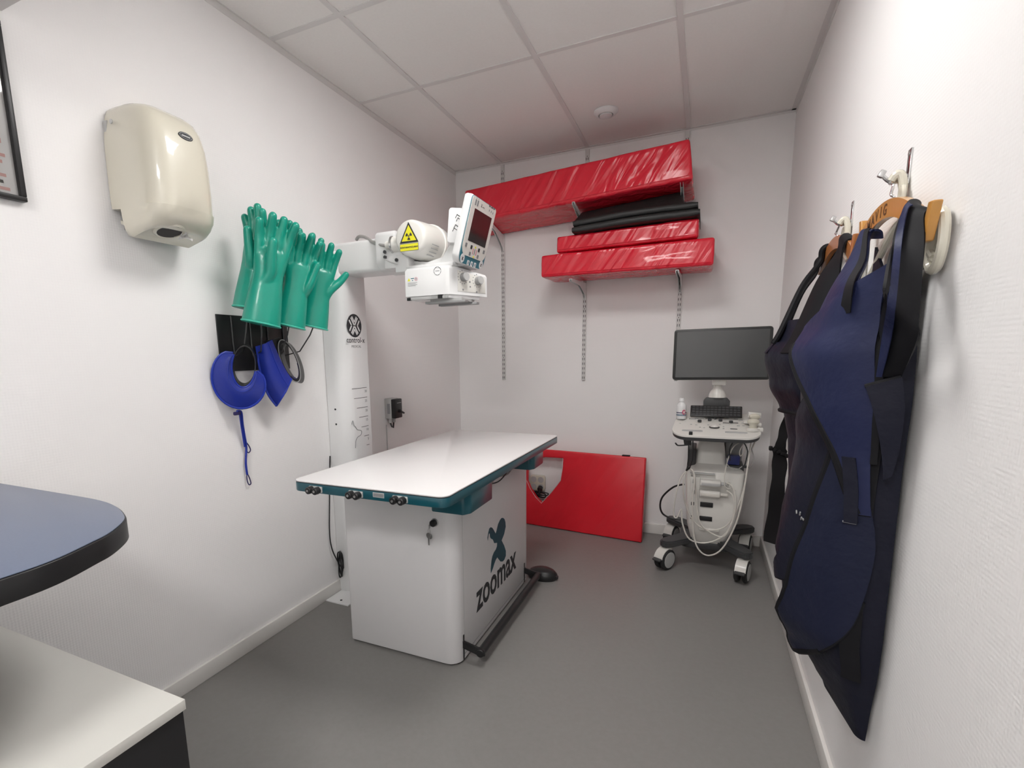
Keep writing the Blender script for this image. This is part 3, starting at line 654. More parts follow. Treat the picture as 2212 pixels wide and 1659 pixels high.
for x in (-.034, 0, .034):
    b = B(); b.prism(rrect(q + e1 * x - e2 * .120, e1, e2, .020, .020, .003, 2), fnm * .001, M['white']); b.prism(rrect(q + e1 * x - e2 * .120 + fnm * .001, e1, e2, .008, .011, .001, 1), fnm * .0004, M['greyblue']); mk(b, 'push_button', pn, smooth=0)
for x in (-.094, .094):
    b = B(); b.prism(circ(q + e1 * x - e2 * .110, e1, e2, .018, .018, 20), fnm * .001, M['white']); text(b, 'x', .022, q + e1 * x - e2 * .116 + fnm * .0012, e1, e2, M['ink'], ext=.0003, bold=.001); mk(b, 'round_button', pn, smooth=0)

# ================================================================ MAINS SWITCH ON LEFT WALL
t = thing('mains_switch', 'grey and black rotary mains switch box on the left wall beyond the column', 'switch', (0, 2.50, .83))
b = B(); b.span((0, 2.475, .865), (.045, 2.555, .985), M['grey'], .004); b.box((.03, 2.475, .925), (.02, .002, .06), M['inkgrey']); mk(b, 'housing', t)
b = B(); b.span((.045, 2.478, .868), (.075, 2.552, .982), M['black'], .005); mk(b, 'cover', t)
b = B(); b.cyl((.075, 2.515, .91), (.09, 2.515, .91), .010, M['black'], 14); b.box((.088, 2.528, .903), (.010, .045, .010), M['black'], .002, rot=Matrix.Rotation(-.4, 3, 'X')); mk(b, 'lever', t)
b = B(); b.span((.0752, 2.495, .957), (.0757, 2.54, .960), M['grey']); mk(b, 'print', t)
b = B()
for yy in (2.497, 2.533): b.cyl((.022, yy, .868), (.022, yy, .838), .012, M['grey'], 14, .002)
b.tube([(.022, 2.497, .84), (.03, 2.50, .815), (.03, 2.515, .808), (.022, 2.533, .84)], .005, M['black'], 6); b.tube([(.008, 2.475, .83), (.006, 2.478, .6), (.006, 2.478, .3)], .003, M['grey'], 6); mk(b, 'cable_gland', t)

# black cable looping behind the column
t = thing('power_cable', 'thin black cable hanging beside the column behind the table', 'cable', (.03, 1.95, 0))
b = B(); b.tube([px(713, 985, 0, .012), px(712, 1075, 0, .012), px(712, 1150, 0, .012), px(717, 1185, 0, .014), px(728, 1210, 0, .018), V(.02, 1.985, .13)], .0032, M['black'], 6, smooth=6); mk(b, 'cord', t)
b = B(); b.tube([V(.03, 1.966 + .008 * math.sin(i * .9), .16 + .07 * math.cos(i * .63)) + V(.012 * math.sin(i * .63), 0, 0) for i in range(24)], .004, M['black'], 6, smooth=3); mk(b, 'coil', t)

# ================================================================ PAPER DISPENSER
t = thing('paper_dispenser', 'cream centre-feed paper dispenser on the left wall', 'paper dispenser', (.1, 1.16, 1.6))
y0d, y1d = 1.046, 1.272; dxm = .225
def dsec(z, d, ins, xw, e=4.2):                # plan section: square at the wall, bowed towards the room
    yl, yr = y0d + ins, y1d - ins; yc = (yl + yr) / 2; hw = (yr - yl) / 2; pts = [V(xw, yl, z)]
    for i in range(25):
        a = PI * i / 24; cx_, sx_ = -math.cos(a), math.sin(a)
        pts.append(V(xw + .012 + (d - xw - .012) * abs(sx_) ** (2 / e), yc + hw * math.copysign(abs(cx_) ** (2 / e), cx_), z))
    pts.append(V(xw, yr, z)); return pts
prof = [(1.622, .155, .030, .070), (1.617, .170, .020, .062), (1.622, .186, .010, .056), (1.640, .204, .004, .052), (1.668, .218, .001, .050), (1.698, .223, 0, .048), (1.702, .2235, 0, .006), (1.76, .226, 0, .004), (1.84, .224, .001, .004), (1.90, .217, .003, .004), (1.945, .204, .008, .004), (1.975, .184, .015, .004), (1.992, .160, .022, .004), (2.002, .125, .032, .004), (2.005, .09, .045, .004)]
R = [dsec(z, d, i, xw) for z, d, i, xw in prof]
for i, r in enumerate(R):
    for p in r: p.z += (p.x - .06) * .22 * (1, 1, 1, .75, .35, .1, 0)[min(i, 6)]
b = B(); b.rings(R, M['cream']); mk(b, 'cover', t, smooth=50)
b = B(); b.span((.002, y0d + .006, 1.705), (.02, y1d - .006, 1.96), M['grey'], .004); b.span((.02, y0d + .02, 1.642), (.10, y1d - .02, 1.71), M['dark'], .004)
b.prism([(.02, y0d + .012, 1.66), (.09, y0d + .012, 1.630), (.09, y0d + .012, 1.640), (.02, y0d + .012, 1.672)], (0, y1d - y0d - .024, 0), M['cream'], .002); mk(b, 'back_plate', t)
hc = px(366, 491, 0, .140); ht = Matrix.Translation(hc + V(.002, 0, -.009)) @ Matrix.Rotation(math.radians(15), 4, V(0, -1, 0))
b = B(); b.lathe([(.038, .004), (.050, .006), (.049, -.004), (.044, -.008), (.038, -.006)], M['cream'], ht, 32); mk(b, 'outlet_collar', t)
b = B(); b.lathe([(.0395, -.0066), (.02, -.0070), (0, -.0070)], M['slot'], ht, 24)
for i in range(18):
    a = PI * .30 + i * .08; c_ = V(.041 * math.cos(a), .041 * math.sin(a), -.0085); tg = V(-math.sin(a), math.cos(a), 0); b.prism([ht @ (c_ + tg * .0022), ht @ (c_ - tg * .0022), ht @ (c_ * .78 + V(0, 0, -.0016))], V(0, 0, .0015), M['cream'])
mk(b, 'outlet_teeth', t)
b = B(); b.grid([[V(hc.x + .012 + .014 * math.sin(i * 1.3 + j * .8), hc.y + .028 + .008 * j + .004 * math.sin(3 * i), hc.z - .003 - .007 * i + .004 * math.sin(5 * j + i)) for j in range(5)] for i in range(5)], M['paper'], .0008); mk(b, 'torn_paper', t, label='torn white paper end', smooth=20)
b = B(); ec = V(.2125, 1.168, 1.918); nn = V(1, 0, .20).normalized(); b.prism(circ(ec, (0, 1, 0), (-.20, 0, 1), .024, .0115, 30), nn * .0022, M['ink'], .0005)
b.tube(circ(ec + nn * .0024, (0, 1, 0), (-.20, 0, 1), .0205, .0085, 26), .0006, M['grey'], 4, closed=True); b.span(ec + V(.002, -.014, -.002), ec + V(.003, .014, .002), M['grey']); mk(b, 'badge', t, label='dark oval badge', smooth=0)
b = B(); b.cyl((.055, y0d + .001, 1.945), (.055, y0d - .003, 1.945), .007, M['grey'], 14, .001); mk(b, 'lock', t)
# ================================================================ FRAMED NOTICE
t = thing('framed_notice', 'black framed notice with rows of pink print, cut by the left edge of the photo', 'picture frame', (0, .56, 1.665))
fy0, fy1, fz0, fz1 = .30, .818, 1.664, 2.105
b = B(); fw = .013
for a, c in (((fy0, fz0), (fy1, fz0 + fw)), ((fy0, fz1 - fw), (fy1, fz1)), ((fy0, fz0 + fw), (fy0 + fw, fz1 - fw)), ((fy1 - fw, fz0 + fw), (fy1, fz1 - fw))): b.span((.002, *a), (.022, *c), M['black'], .002)
mk(b, 'frame', t)
b = B(); b.span((.003, fy0 + .01, fz0 + .01), (.008, fy1 - .01, fz1 - .01), M['paper']); pr = mk(b, 'sheet', t)
b = B()
z = fz1 - .15
for i in range(16):
    z -= .0168; b.span((.0079, fy0 + .06, z), (.0086, fy1 - .030 - .02 * ((i * 7) % 5) / 5, z + (.008 if i % 4 else .012)), M['pinkprint'])
b.span((.0079, fy0 + .05, fz0 + .035), (.0086, fy1 - .04, fz0 + .05), M['paper']); b.prism(circ((.0079, fy1 - .055, fz1 - .125), (0, 1, 0), (0, 0, 1), .024, .012, 20), (.001, 0, 0), M['greyblue']); mk(b, 'print', pr)
b = B(); b.span((.0115, fy0 + .012, fz0 + .012), (.0135, fy1 - .012, fz1 - .012), M['glass']); mk(b, 'glass', t)

# ================================================================ GLOVE RACK, GLOVES, COLLARS
t = thing('glove_rack', 'black metal rack plate on the left wall with wire glove holders', 'rack', (.01, 1.56, 1.18))
b = B(); b.span((.0, 1.382, 1.186), (.006, 1.742, 1.405), M['black'], .001); mk(b, 'plate', t, label='black wall plate')
gl_px = ((537, 668, .130), (564, 701, .200), (624, 706, .188), (676, 708, .172))
gl_base = [px(u_, v_, 0, x_) for u_, v_, x_ in gl_px]
rod_y = (1.445, 1.535, 1.625, 1.712)
for (gx_, gy_, gz_), ry in zip(gl_base, rod_y):
    b = B(); b.tube([(.009, ry, 1.40), (.009, ry, 1.30), (.012, ry, 1.245), (gx_ * .55, ry + (gy_ - ry) * .4, 1.262), (gx_ * .9, ry + (gy_ - ry) * .85, gz_ - .03), (gx_, gy_, gz_), (gx_ + .012, gy_ + .01, gz_ + .07), (gx_ + .04, gy_ + .03, gz_ + .20)], .0028, M['dark'], 6); mk(b, 'wire_holder', t)
# glove, grown as one surface and remeshed; local z up, palm faces -y, thumb at +x
def glove_mesh(curl, thumb, spread, seed, tbx=.028):
    rnd = random.Random(seed); b = B(); m = M['green']
    secs = [(0, .066, .052), (.02, .065, .051), (.06, .062, .048), (.11, .057, .043), (.15, .052, .039), (.18, .051, .036), (.21, .055, .033), (.235, .057, .030), (.255, .055, .026), (.265, .046, .020)]
    R = []
    for z, rx, ry in secs: R.append([V(rx * math.copysign(abs(math.cos(a)) ** .85, math.cos(a)), ry * math.sin(a) - .10 * max(0, z - .15) * curl, z) for a in [2 * PI * i / 28 for i in range(28)]])
    b.rings(R, m)
    for i, (x, L) in enumerate(((.043, .106), (.0146, .124), (-.0146, .116), (-.043, .088))):
        L *= 1 + rnd.uniform(-.04, .04); c = curl * (1 + rnd.uniform(-.25, .35)); y = -.010 * curl - .010 * curl; dx = x * spread
        b.capsule([(x * .92, y * .5, .225), (x + dx * .1, y, .262), (x + dx * .5, y - .30 * c * L * .4, .262 + L * .45), (x + dx, y - .50 * c * L, .262 + L * .90)], (.0175, .0168, .0162, .0148), m)
    tx, ty, tz = thumb
    b.capsule([(tbx, -.004 - (.028 - tbx) * .22, .135), (tbx + .018, -.010 + ty * .38, .180), (tbx + .018 + tx * .6, ty * .8, .185 + tz * .5), (tbx + .018 + tx, ty, .185 + tz)], (.023, .0205, .0180, .0155), m)
    me = bpy.data.meshes.new('g'); b.bm.to_mesh(me); b.bm.free()
    ob = bpy.data.objects.new('g', me); C.objects.link(ob)
    r = ob.modifiers.new('r', 'REMESH'); r.mode = 'VOXEL'; r.voxel_size = .0042
    s = ob.modifiers.new('s', 'SMOOTH'); s.factor = .5; s.iterations = 5
    bpy.context.view_layer.update()
    out = bpy.data.meshes.new_from_object(ob.evaluated_get(bpy.context.evaluated_depsgraph_get()))
    bpy.data.objects.remove(ob); bpy.data.meshes.remove(me); return out
def glove(base, yaw, lean, tilt, scale, label, curl=.8, thumb=(.035, -.012, .070), mirror=False, spread=.35, seed=1, tbx=.028):
    """yaw turns the palm; lean tips it outwards along its own x, tilt backwards"""
    me = glove_mesh(curl, thumb, spread, seed, tbx)
    mt = Matrix.Translation(base) @ Matrix.Rotation(yaw, 4, 'Z') @ Matrix.Rotation(lean, 4, 'Y') @ Matrix.Rotation(tilt, 4, 'X') @ Matrix.Diagonal((-scale if mirror else scale, scale, scale, 1))
    t = thing('lead_glove', label, 'glove', base, 'green lead gloves on the rack')
    b = B(); b.mesh(me, mt, M['green'])
    if mirror: bmesh.ops.reverse_faces(b.bm, faces=b.bm.faces[:])
    mk(b, 'glove_shell', t, smooth=180); bpy.data.meshes.remove(me)
    b = B(); b.tube([mt @ V(.0660 * math.copysign(abs(math.cos(a)) ** .85, math.cos(a)), .052 * math.sin(a), .003) for a in [2 * PI * i / 40 for i in range(40)]], .0032, M['greenrim'], 8, closed=True); mk(b, 'rolled_rim', t)
    return t
view = math.atan2(1.44 - 0, .18 - 1.713) - PI / 2        # yaw that makes the palm (-y) face the camera
r_ = math.radians
glove(gl_base[0], view - 1.0, r_(6), r_(-9), .98, 'green glove at the left end of the rack, seen edge-on with its thumb in front', curl=.3, thumb=(.0, -.058, .095), seed=1, tbx=.012)
glove(gl_base[1], view + .2, r_(12), r_(2), 1.04, 'largest green glove, second from the left, thumb crossing its palm', curl=.45, thumb=(-.010, -.056, .098), seed=2, tbx=-.018)
glove(gl_base[2], view + .1, r_(13), r_(2), .95, 'green glove third from the left with its thumb pointing up to the right', curl=.8, thumb=(.018, -.042, .088), seed=3)
glove(gl_base[3], view + .05, r_(12), r_(2), .93, 'green glove at the right end with its thumb stuck out towards the arm', curl=.6, thumb=(.062, -.008, .085), seed=4)
glove(px(588, 688, 0, .085), view - .1, r_(12), r_(2), 1.0, 'green glove behind the large one, only its fingertips showing', curl=.4, thumb=(-.01, -.02, .06), seed=5)
glove(px(640, 692, 0, .085), view - .1, r_(12), r_(2), .95, 'green glove behind the third one, only its fingertips showing', curl=.7, thumb=(.0, -.03, .06), seed=6)

def collar(ctr, nrm, up, rx, ry, bib, label, band, open_rot=0, amin=200, amax=345):
    """neck ring (band) seen along nrm with a bib fanned out below it"""
    n = Vector(nrm).normalized(); v = (Vector(up) - n * Vector(up).dot(n)).normalized(); u = v.cross(n); c = Vector(ctr)
    t = thing('thyroid_collar', label, 'thyroid collar', c + V(0, 0, -.15), 'blue thyroid collars')
    b = B(); N = 44
    A = [2 * PI * i / N for i in range(N)]
    R = []
    for a in A:
        p = c + u * rx * math.cos(a) + v * ry * math.sin(a); q = c + u * (rx * .93) * math.cos(a) + v * (ry * .93) * math.sin(a)
        R.append([p + n * band * .5, q + n * band * .5, q - n * band * .5, p - n * band * .5])
    b.rings(R, M['black'], closed=True); mk(b, 'neck_band', t, label='black inside of the neck band', smooth=40)
    # outer blue wrap of the lower band
    a0, a1 = math.radians(amin), math.radians(amax); K = 30
    G1, G2, ed = [], [], []
    for i in range(K + 1):
        f = i / K; a = a0 + (a1 - a0) * f; s = math.sin(PI * f) ** .55
        r1 = V(0, 0, 0)
        p = c + u * rx * 1.02 * math.cos(a) + v * ry * 1.02 * math.sin(a)
        o = (u * math.cos(a) + v * math.sin(a))
        w = bib * s + .006
        row = [p + n * (band * .5 + .003), p + o * w * .18 + n * (band * .5 + .010 * s + .002), p + o * w * .5 + n * (band * .45 + .006 * s), p + o * w * .8 + n * (band * .35), p + o * w + n * (band * .2)]
        G1.append(row); ed.append(row[-1])
    b = B(); b.grid(G1, M['blue'], .006); bb = mk(b, 'bib', t, label='blue crescent bib', smooth=50)
    b = B(); b.tube(ed, .0045, M['bluerim'], 8); b.tube([r_[0] for r_ in G1], .0035, M['bluerim'], 8); b.tube([r_[1] + n * .003 for r_ in G1], .0016, M['bluerim'], 6); mk(b, 'piping', bb)
    return t, u, v, n
collar(px(528, 789, 0, .085), (.72, -.72, -.10), (.10, .10, 1), .041, .080, .084, 'round blue thyroid collar hanging flat, left of the two, with a cord below', .06, amin=150, amax=350)
# right collar: a leaning open band with the bib fanned out to its left
t = thing('thyroid_collar', 'blue thyroid collar seen from the side, its black band standing open, right of the two', 'thyroid collar', px(615, 870, 0, .09), 'blue thyroid collars')
axp = [px(610, 736, 0, .10), px(647, 826, 0, .10)]
cc = (axp[0] + axp[1]) / 2; mj = (axp[1] - axp[0]) / 2; n = V(.80, -.42, .05).normalized(); mn_ = n.cross(mj).normalized() * .036
mn_ = (px(650, 768, 0, .115) - cc); mn_ = mn_ - mj * mn_.dot(mj) / mj.length_squared; mn_ = mn_.normalized() * .036
nn_ = V(.45, -.75, .1).normalized()
orb = lambda a, s: cc + mj * s * math.cos(a) + mn_ * s * math.sin(a)
A = [2 * PI * i / 48 for i in range(48)]
b = B(); b.rings([[orb(a, 1.0) + nn_ * .024, orb(a, .84) + nn_ * .024, orb(a, .86) - nn_ * .05, orb(a, 1.0) - nn_ * .05] for a in A], M['black'], closed=True); nb = mk(b, 'neck_band', t, label='black neck band', smooth=40)
b = B(); b.grid([[orb(a, .835) + nn_ * .0235, orb(a, .855) - nn_ * .048] for a in [math.radians(-45 + 120 * i / 20) for i in range(21)]], M['purple'], .002); mk(b, 'lining', nb, label='dark violet lining')
b = B(); b.tube([orb(a, .99) + nn_ * .0255 for a in A], .0022, M['midgrey'], 6, closed=True); mk(b, 'edge_binding', nb)
inner, _ = catmull([px(u_, v_, 0, .118) for u_, v_ in ((588, 734), (604, 772), (618, 800), (630, 818))], 0, 6, False)
mid, _ = catmull([px(u_, v_, 0, .120) for u_, v_ in ((574, 742), (590, 790), (603, 822), (617, 846))], 0, 6, False)
outer, _ = catmull([px(u_, v_, 0, .075) for u_, v_ in ((554, 748), (563, 806), (578, 850), (597, 877))], 0, 6, False)
b = B(); b.grid([[i_, i_.lerp(m_, .5) + V(.004, -.004, 0), m_, m_.lerp(o_, .5) + V(.006, -.006, 0), o_] for i_, m_, o_ in zip(inner, mid, outer)], M['blue'], .006); bb = mk(b, 'bib', t, label='blue pointed bib', smooth=60)
b = B(); b.tube(outer, .0045, M['bluerim'], 8); b.tube([i_.lerp(m_, .55) + V(.004, -.006, 0) for i_, m_ in zip(inner, mid)], .002, M['bluerim'], 6); b.tube([outer[-1], outer[-1].lerp(mid[-1], .5) + V(.004, -.004, 0), mid[-1], inner[-1]], .004, M['bluerim'], 8); mk(b, 'piping', bb)
b = B(); b.grid([[px(u0, v0, 0, .05), px((u0 + u1) / 2, v0 - 3, 0, .095), px(u1, v1, 0, .10)] for u0, v0, u1, v1 in ((572, 736, 606, 728), (578, 752, 608, 742), (592, 772, 612, 760))], M['black'], .006); mk(b, 'rear_fold', t)
t = thing('blue_cord', 'blue looped tie cord hanging on the wall under the left thyroid collar', 'cord', (.03, 1.43, .71))
cp = [px(512, 888, 0, .05), px(521, 890, 0, .045), px(524, 915, 0, .03), px(528, 940, 0, .02), px(532, 965, 0, .012), px(531, 1000, 0, .012), px(534, 1025, 0, .012)]
b = B(); b.tube(cp, .0045, M['blue'], 8, smooth=5); b.tube([px(517, 888, 0, .045), px(523, 930, 0, .022), px(529, 965, 0, .014)], .0038, M['blue'], 8, smooth=5)
mk(b, 'strand', t)
b = B(); b.tube([px(529, 952, 0, .012), px(537, 962, 0, .012), px(541, 972, 0, .012), px(537, 978, 0, .012), px(532, 974, 0, .012)], .0022, M['purple'], 6, smooth=5); b.tube([px(533, 1020, 0, .012), px(539, 1033, 0, .012), px(542, 1044, 0, .012), px(538, 1047, 0, .012), px(534, 1038, 0, .012), px(533, 1022, 0, .012)], .0022, M['purple'], 6, smooth=5); mk(b, 'loop', t)
b = B(); b.box(px(512, 893, 0, .045), (.012, .03, .014), M['purple'], .004); mk(b, 'knot', t)

# ================================================================ NEAR-LEFT FURNITURE
cz = .93
t = thing('counter', 'slate-blue counter with a rounded end and black edge in the left foreground', 'counter', (.3, .35, .88))
far = px(100, 1062, 2, cz).y; tip = px(274, 1125, 2, cz)
outl = [px(u_, v_, 2, cz) for u_, v_ in ((-40, 1038), (0, 1045), (100, 1061.5), (180, 1075), (215, 1082), (240, 1090), (258, 1101), (268, 1114), (268, 1124), (255, 1138), (230, 1156), (200, 1171), (140, 1200), (80, 1224), (0, 1251))]
outl[0].x = .002; outl[0].y = outl[1].y
outl = catmull(outl, 0, 4, False)[0]
fin = outl[-1]
outl += [V(fin.x + .01, fin.y - .12, cz), V(fin.x + .01, fin.y - .6, cz), V(.002, fin.y - .6, cz)]
b = B(); b.prism(outl, (0, 0, .0015), M['countertop'], .0004); mk(b, 'top', t)
b = B()
n_ = len(outl); ctr = V(sum(p.x for p in outl) / n_, sum(p.y for p in outl) / n_, cz)
o2 = []
for i, p in enumerate(outl):
    if p.x < .01: o2.append(p.copy()); continue
    a = outl[i - 1]; c = outl[(i + 1) % n_]; d = (c - a); nn = V(-d.y, d.x, 0).normalized()
    if nn.dot(p - ctr) < 0: nn = -nn
    o2.append(p + nn * .003)
b.prism([p + V(0, 0, -.040) for p in o2], (0, 0, .0395), M['black'], .002); mk(b, 'edge', t, label='black edge band', smooth=50)
cz = .60; cq = px(400, 1510, 2, cz)
t = thing('drawer_cabinet', 'low black cabinet with a pale grey top in the bottom left corner', 'cabinet', (cq.x / 2, .15, 0))
b = B(); b.span((.002, -.45, cz - .021), (cq.x, cq.y, cz), M['cabtop'], .001); mk(b, 'top', t, label='pale grey top')
b = B(); b.span((.014, -.44, .06), (cq.x - .004, cq.y - .004, cz - .0212), M['black'], .001); mk(b, 'carcass', t)
b = B(); b.span((.05, -.42, 0), (cq.x - .05, cq.y - .05, .06), M['black']); mk(b, 'plinth', t)

# ================================================================ ULTRASOUND MACHINE
t = thing('ultrasound_machine', 'white ultrasound machine on casters with monitor in the far right corner', 'ultrasound machine', (1.77, 3.12, 0))
def leg(b, a, c, w0, w1, z0, z1):
    a = V(*a); c = V(*c); d = (c - a).normalized(); n = V(-d.y, d.x, 0)
    P = [a - n * w0, c - n * w1, c - n * w1 * .7 + d * w1 * .8, c + d * w1 * 1.1, c + n * w1 * .7 + d * w1 * .8, c + n * w1, a + n * w0]
    t_ = bmesh.new(); lo = [t_.verts.new((p.x, p.y, z0 + (.02 if i in (0, 6) else 0))) for i, p in enumerate(P)]; hi = [t_.verts.new((p.x, p.y, z1 + (.0 if i in (0, 6) else -.012))) for i, p in enumerate(P)]
    t_.faces.new(lo[::-1]); t_.faces.new(hi)
    for i in range(7): t_.faces.new((lo[i], lo[(i + 1) % 7], hi[(i + 1) % 7], hi[i]))
    bmesh.ops.recalc_face_normals(t_, faces=t_.faces[:]); bmesh.ops.bevel(t_, geom=t_.edges[:], offset=.008, segments=2, affect='EDGES'); b._merge(t_, M['dark'])
b = B(); b.prism(rrect((1.775, 3.17, .115), (1, 0, 0), (0, 1, 0), .28, .34, .05), (0, 0, .05), M['dark'], .01)
ends = [(1.578, 2.945), (1.965, 2.925), (1.585, 3.375), (2.005, 3.360)]
for ex, ey in ends: leg(b, (1.775 + (.06 if ex > 1.77 else -.06), 3.12 + (.1 if ey > 3.2 else -.04), 0), (ex, ey, 0), .055, .042, .130, .180)
mk(b, 'base', t, label='black four-legged base')
def caster(ex, ey, aang):
    c0 = V(ex, ey, 0); axd = V(math.cos(aang), math.sin(aang), 0); fwd = V(-axd.y, axd.x, 0)
    if fwd.y > 0: fwd = -fwd
    r = .060; wc = c0 + fwd * .022 + V(0, 0, r)
    b = B()
    for s in (-1, 1):
        b.lathe([(.02, -.012), (r - .008, -.0125), (r - .001, -.007), (r, 0), (r - .001, .007), (r - .008, .0125), (.02, .012)], M['rubber'], Matrix.Translation(wc + axd * s * .0205) @ axd.to_track_quat('Z', 'Y').to_matrix().to_4x4(), 36)
    cs = mk(b, 'caster', t)
    for s in (-1, 1): b = B(); b.cyl(wc + axd * s * .031, wc + axd * s * .0345, r - .014, M['grey'], 32, .001); mk(b, 'hub_cap', cs, label='grey hub cap')
    b = B(); b.cyl(c0 + V(0, 0, .10), c0 + V(0, 0, .135), .026, M['pearl'], 20)
    G = []
    for i in range(9):
        a = -.35 + i * 1.7 / 8; G.append([wc + fwd * (r + .006) * math.sin(a) + V(0, 0, (r + .006) * math.cos(a)) + axd * s for s in (-.027, .027)])
    b.grid(G, M['pearl'], .004); mk(b, 'fork', cs, label='white fork')
    b = B(); a = 1.42; p = wc + fwd * (r + .012) * math.sin(a) + V(0, 0, (r + .012) * math.cos(a)); b.box(p, (.05, .022, .010), M['dark'], .003, rot=Matrix((axd, -fwd, (0, 0, 1))).transposed() @ Matrix.Rotation(.35, 3, 'X'))
    mk(b, 'brake_pedal', cs)
caster(*ends[0], math.radians(-32)); caster(*ends[1], math.radians(-15)); caster(*ends[2], math.radians(-20)); caster(*ends[3], math.radians(-12))
# tower
b = B()
R = []
for z, x0, x1, yf in ((.135, 1.706, 1.862, 3.03), (.16, 1.698, 1.872, 3.0), (.26, 1.672, 1.912, 2.985), (.36, 1.662, 1.930, 2.985), (.50, 1.654, 1.945, 3.0), (.565, 1.652, 1.950, 3.02), (.585, 1.672, 1.93, 3.06), (.60, 1.692, 1.86, 3.08), (.66, 1.697, 1.850, 3.09), (.70, 1.702, 1.845, 3.095), (.725, 1.712, 1.836, 3.10)):
    R.append(rrect(((x0 + x1) / 2, (yf + 3.37) / 2, z), (1, 0, 0), (0, 1, 0), x1 - x0, 3.37 - yf, .03, 4))
b.rings(R, M['pearl']); tw = mk(b, 'tower', t, label='white tower housing', smooth=40)
b = B(); b.span((1.660, 3.07, .575), (1.70, 3.30, .68), M['dark'], .008); mk(b, 'side_pocket', tw)
b = B(); b.span((1.852, 3.07, .565), (1.945, 3.32, .60), M['dark'], .006); mk(b, 'side_tray', tw)
b = B(); b.span((1.852, 3.20, .59), (1.94, 3.34, .72), M['midgrey'], .006); mk(b, 'side_holder', tw)
b = B(); b.box((1.893, 3.10, .628), (.06, .05, .05), M['blueliq'], .004); mk(b, 'blue_insert', tw)
yf = 2.986
for zz, xa, xb in ((.385, 1.735, 1.80), (.305, 1.735, 1.80)):
    b = B(); b.span((xa, yf - .006, zz - .013), (xb, yf + .02, zz + .013), M['black'], .002); mk(b, 'empty_port', tw, label='dark empty connector port')
    b = B(); b.span((1.688, yf - .006, zz - .010), (1.704, yf + .02, zz + .010), M['black'], .002); mk(b, 'port_latch', tw, label='dark latch opening')
b = B(); b.span((1.678, yf - .004, .265), (1.728, yf + .015, .54), M['pearl'], .004); b.span((1.735, yf - .004, .232), (1.84, yf + .02, .250), M['pearl'], .006); b.span((1.675, yf + .006, .555), (1.80, yf + .03, .560), M['grey']); mk(b, 'port_panel', tw)
for zz, m in ((.515, 'greyblue'), (.455, 'pearl')):
    b = B(); b.span((1.728, yf - .040, zz - .017), (1.832, yf + .012, zz + .017), M['pearl'], .007); b.span((1.735, yf - .042, zz - .012), (1.83, yf - .036, zz + .004), M['cable'] if m == 'pearl' else M['grey'], .003); b.cyl((1.83, yf - .018, zz), (1.87, yf - .016, zz - .002), .010, M['grey' if m != 'pearl' else 'cable'], 14, .003)
    mk(b, 'connector', tw)
    b = B(); b.span((1.690, yf - .008, zz - .012), (1.705, yf + .01, zz + .012), M['grey'], .002); mk(b, 'connector_lever', tw)
b = B(); b.cyl((1.776, 3.19, .72), (1.776, 3.19, .80), .055, M['grey'], 28); mk(b, 'lift_collar', t)
# control panel, rising slightly to the back
PZ = px(1547, 941, 1, 2.885).z; PSL = .30
def pz(y): return PZ + (y - 2.885) * PSL
pc = V(1.787, 3.035, 0)
def panel_outline(z, ins=0):
    o = rrect((1.787, 3.03, 0), (1, 0, 0), (0, 1, 0), .440 - 2 * ins, .29 - 2 * ins, [.075, .075, .035, .035], 8)
    out_ = []
    for p in o:
        f = (p.x - 1.787) / .22; y = p.y - (0 if p.y > 3.03 else .016 * (1 - f * f)); xx = 1.787 + (p.x - 1.787) * (1 - .10 * max(0, (y - 2.9) / .27))
        out_.append(V(xx, y, z + pz(y) - PZ))
    return out_
b = B(); b.rings([panel_outline(PZ - .012), panel_outline(PZ - .003), panel_outline(PZ, .004)], M['pearl']); cp_ = mk(b, 'control_panel', t, label='white control panel', smooth=40)
b = B(); b.rings([panel_outline(PZ - .036, .014), panel_outline(PZ - .030, .004), panel_outline(PZ - .0125, .001)], M['dark']); mk(b, 'panel_underside', cp_, label='dark lower shell', smooth=40)
for u_, v_ in ((1511, 912), (1533, 909), (1545, 906), (1556, 910), (1579, 914)):
    p = pxp(u_, v_, V(0, 2.885, PZ), V(0, -PSL, 1).normalized()); b = B(); b.cyl(p, p + V(0, 0, .014), .010 if u_ != 1545 else .006, M['dark'], 16, .002); mk(b, 'dial', cp_)
b = B(); p = pxp(1543, 923, V(0, 2.885, PZ), V(0, -PSL, 1).normalized())
b.lathe([(.026, 0), (.026, .003), (.020, .003), (.0, .003)], M['dark'], Matrix.Translation(p)); b.lathe([(.020, .002), (.018, .008), (.012, .013), (0, .0155)], M['pearl'], Matrix.Translation(p)); mk(b, 'trackball', cp_)
b = B()
for u0, u1, v_ in ((1473, 1518, 931), (1566, 1615, 935)):
    p0 = pxp(u0, v_ - 2, V(0, 2.885, PZ), V(0, -PSL, 1).normalized()); p1 = pxp(u1, v_ + 1, V(0, 2.885, PZ), V(0, -PSL, 1).normalized()); p1.y = p0.y = (p0.y + p1.y) / 2; p1.z = p0.z = pz(p0.y)
    c_ = (p0 + p1) / 2; b.prism(rrect(c_ + V(0, 0, -.001), (1, 0, 0), (0, 1, PSL), (p1 - p0).length, .020, .009), (0, 0, .0022), M['grey'], .0006)
mk(b, 'grip_slot', cp_)
b = B()
rnd = random.Random(3)
pn_ = V(0, -PSL, 1).normalized()
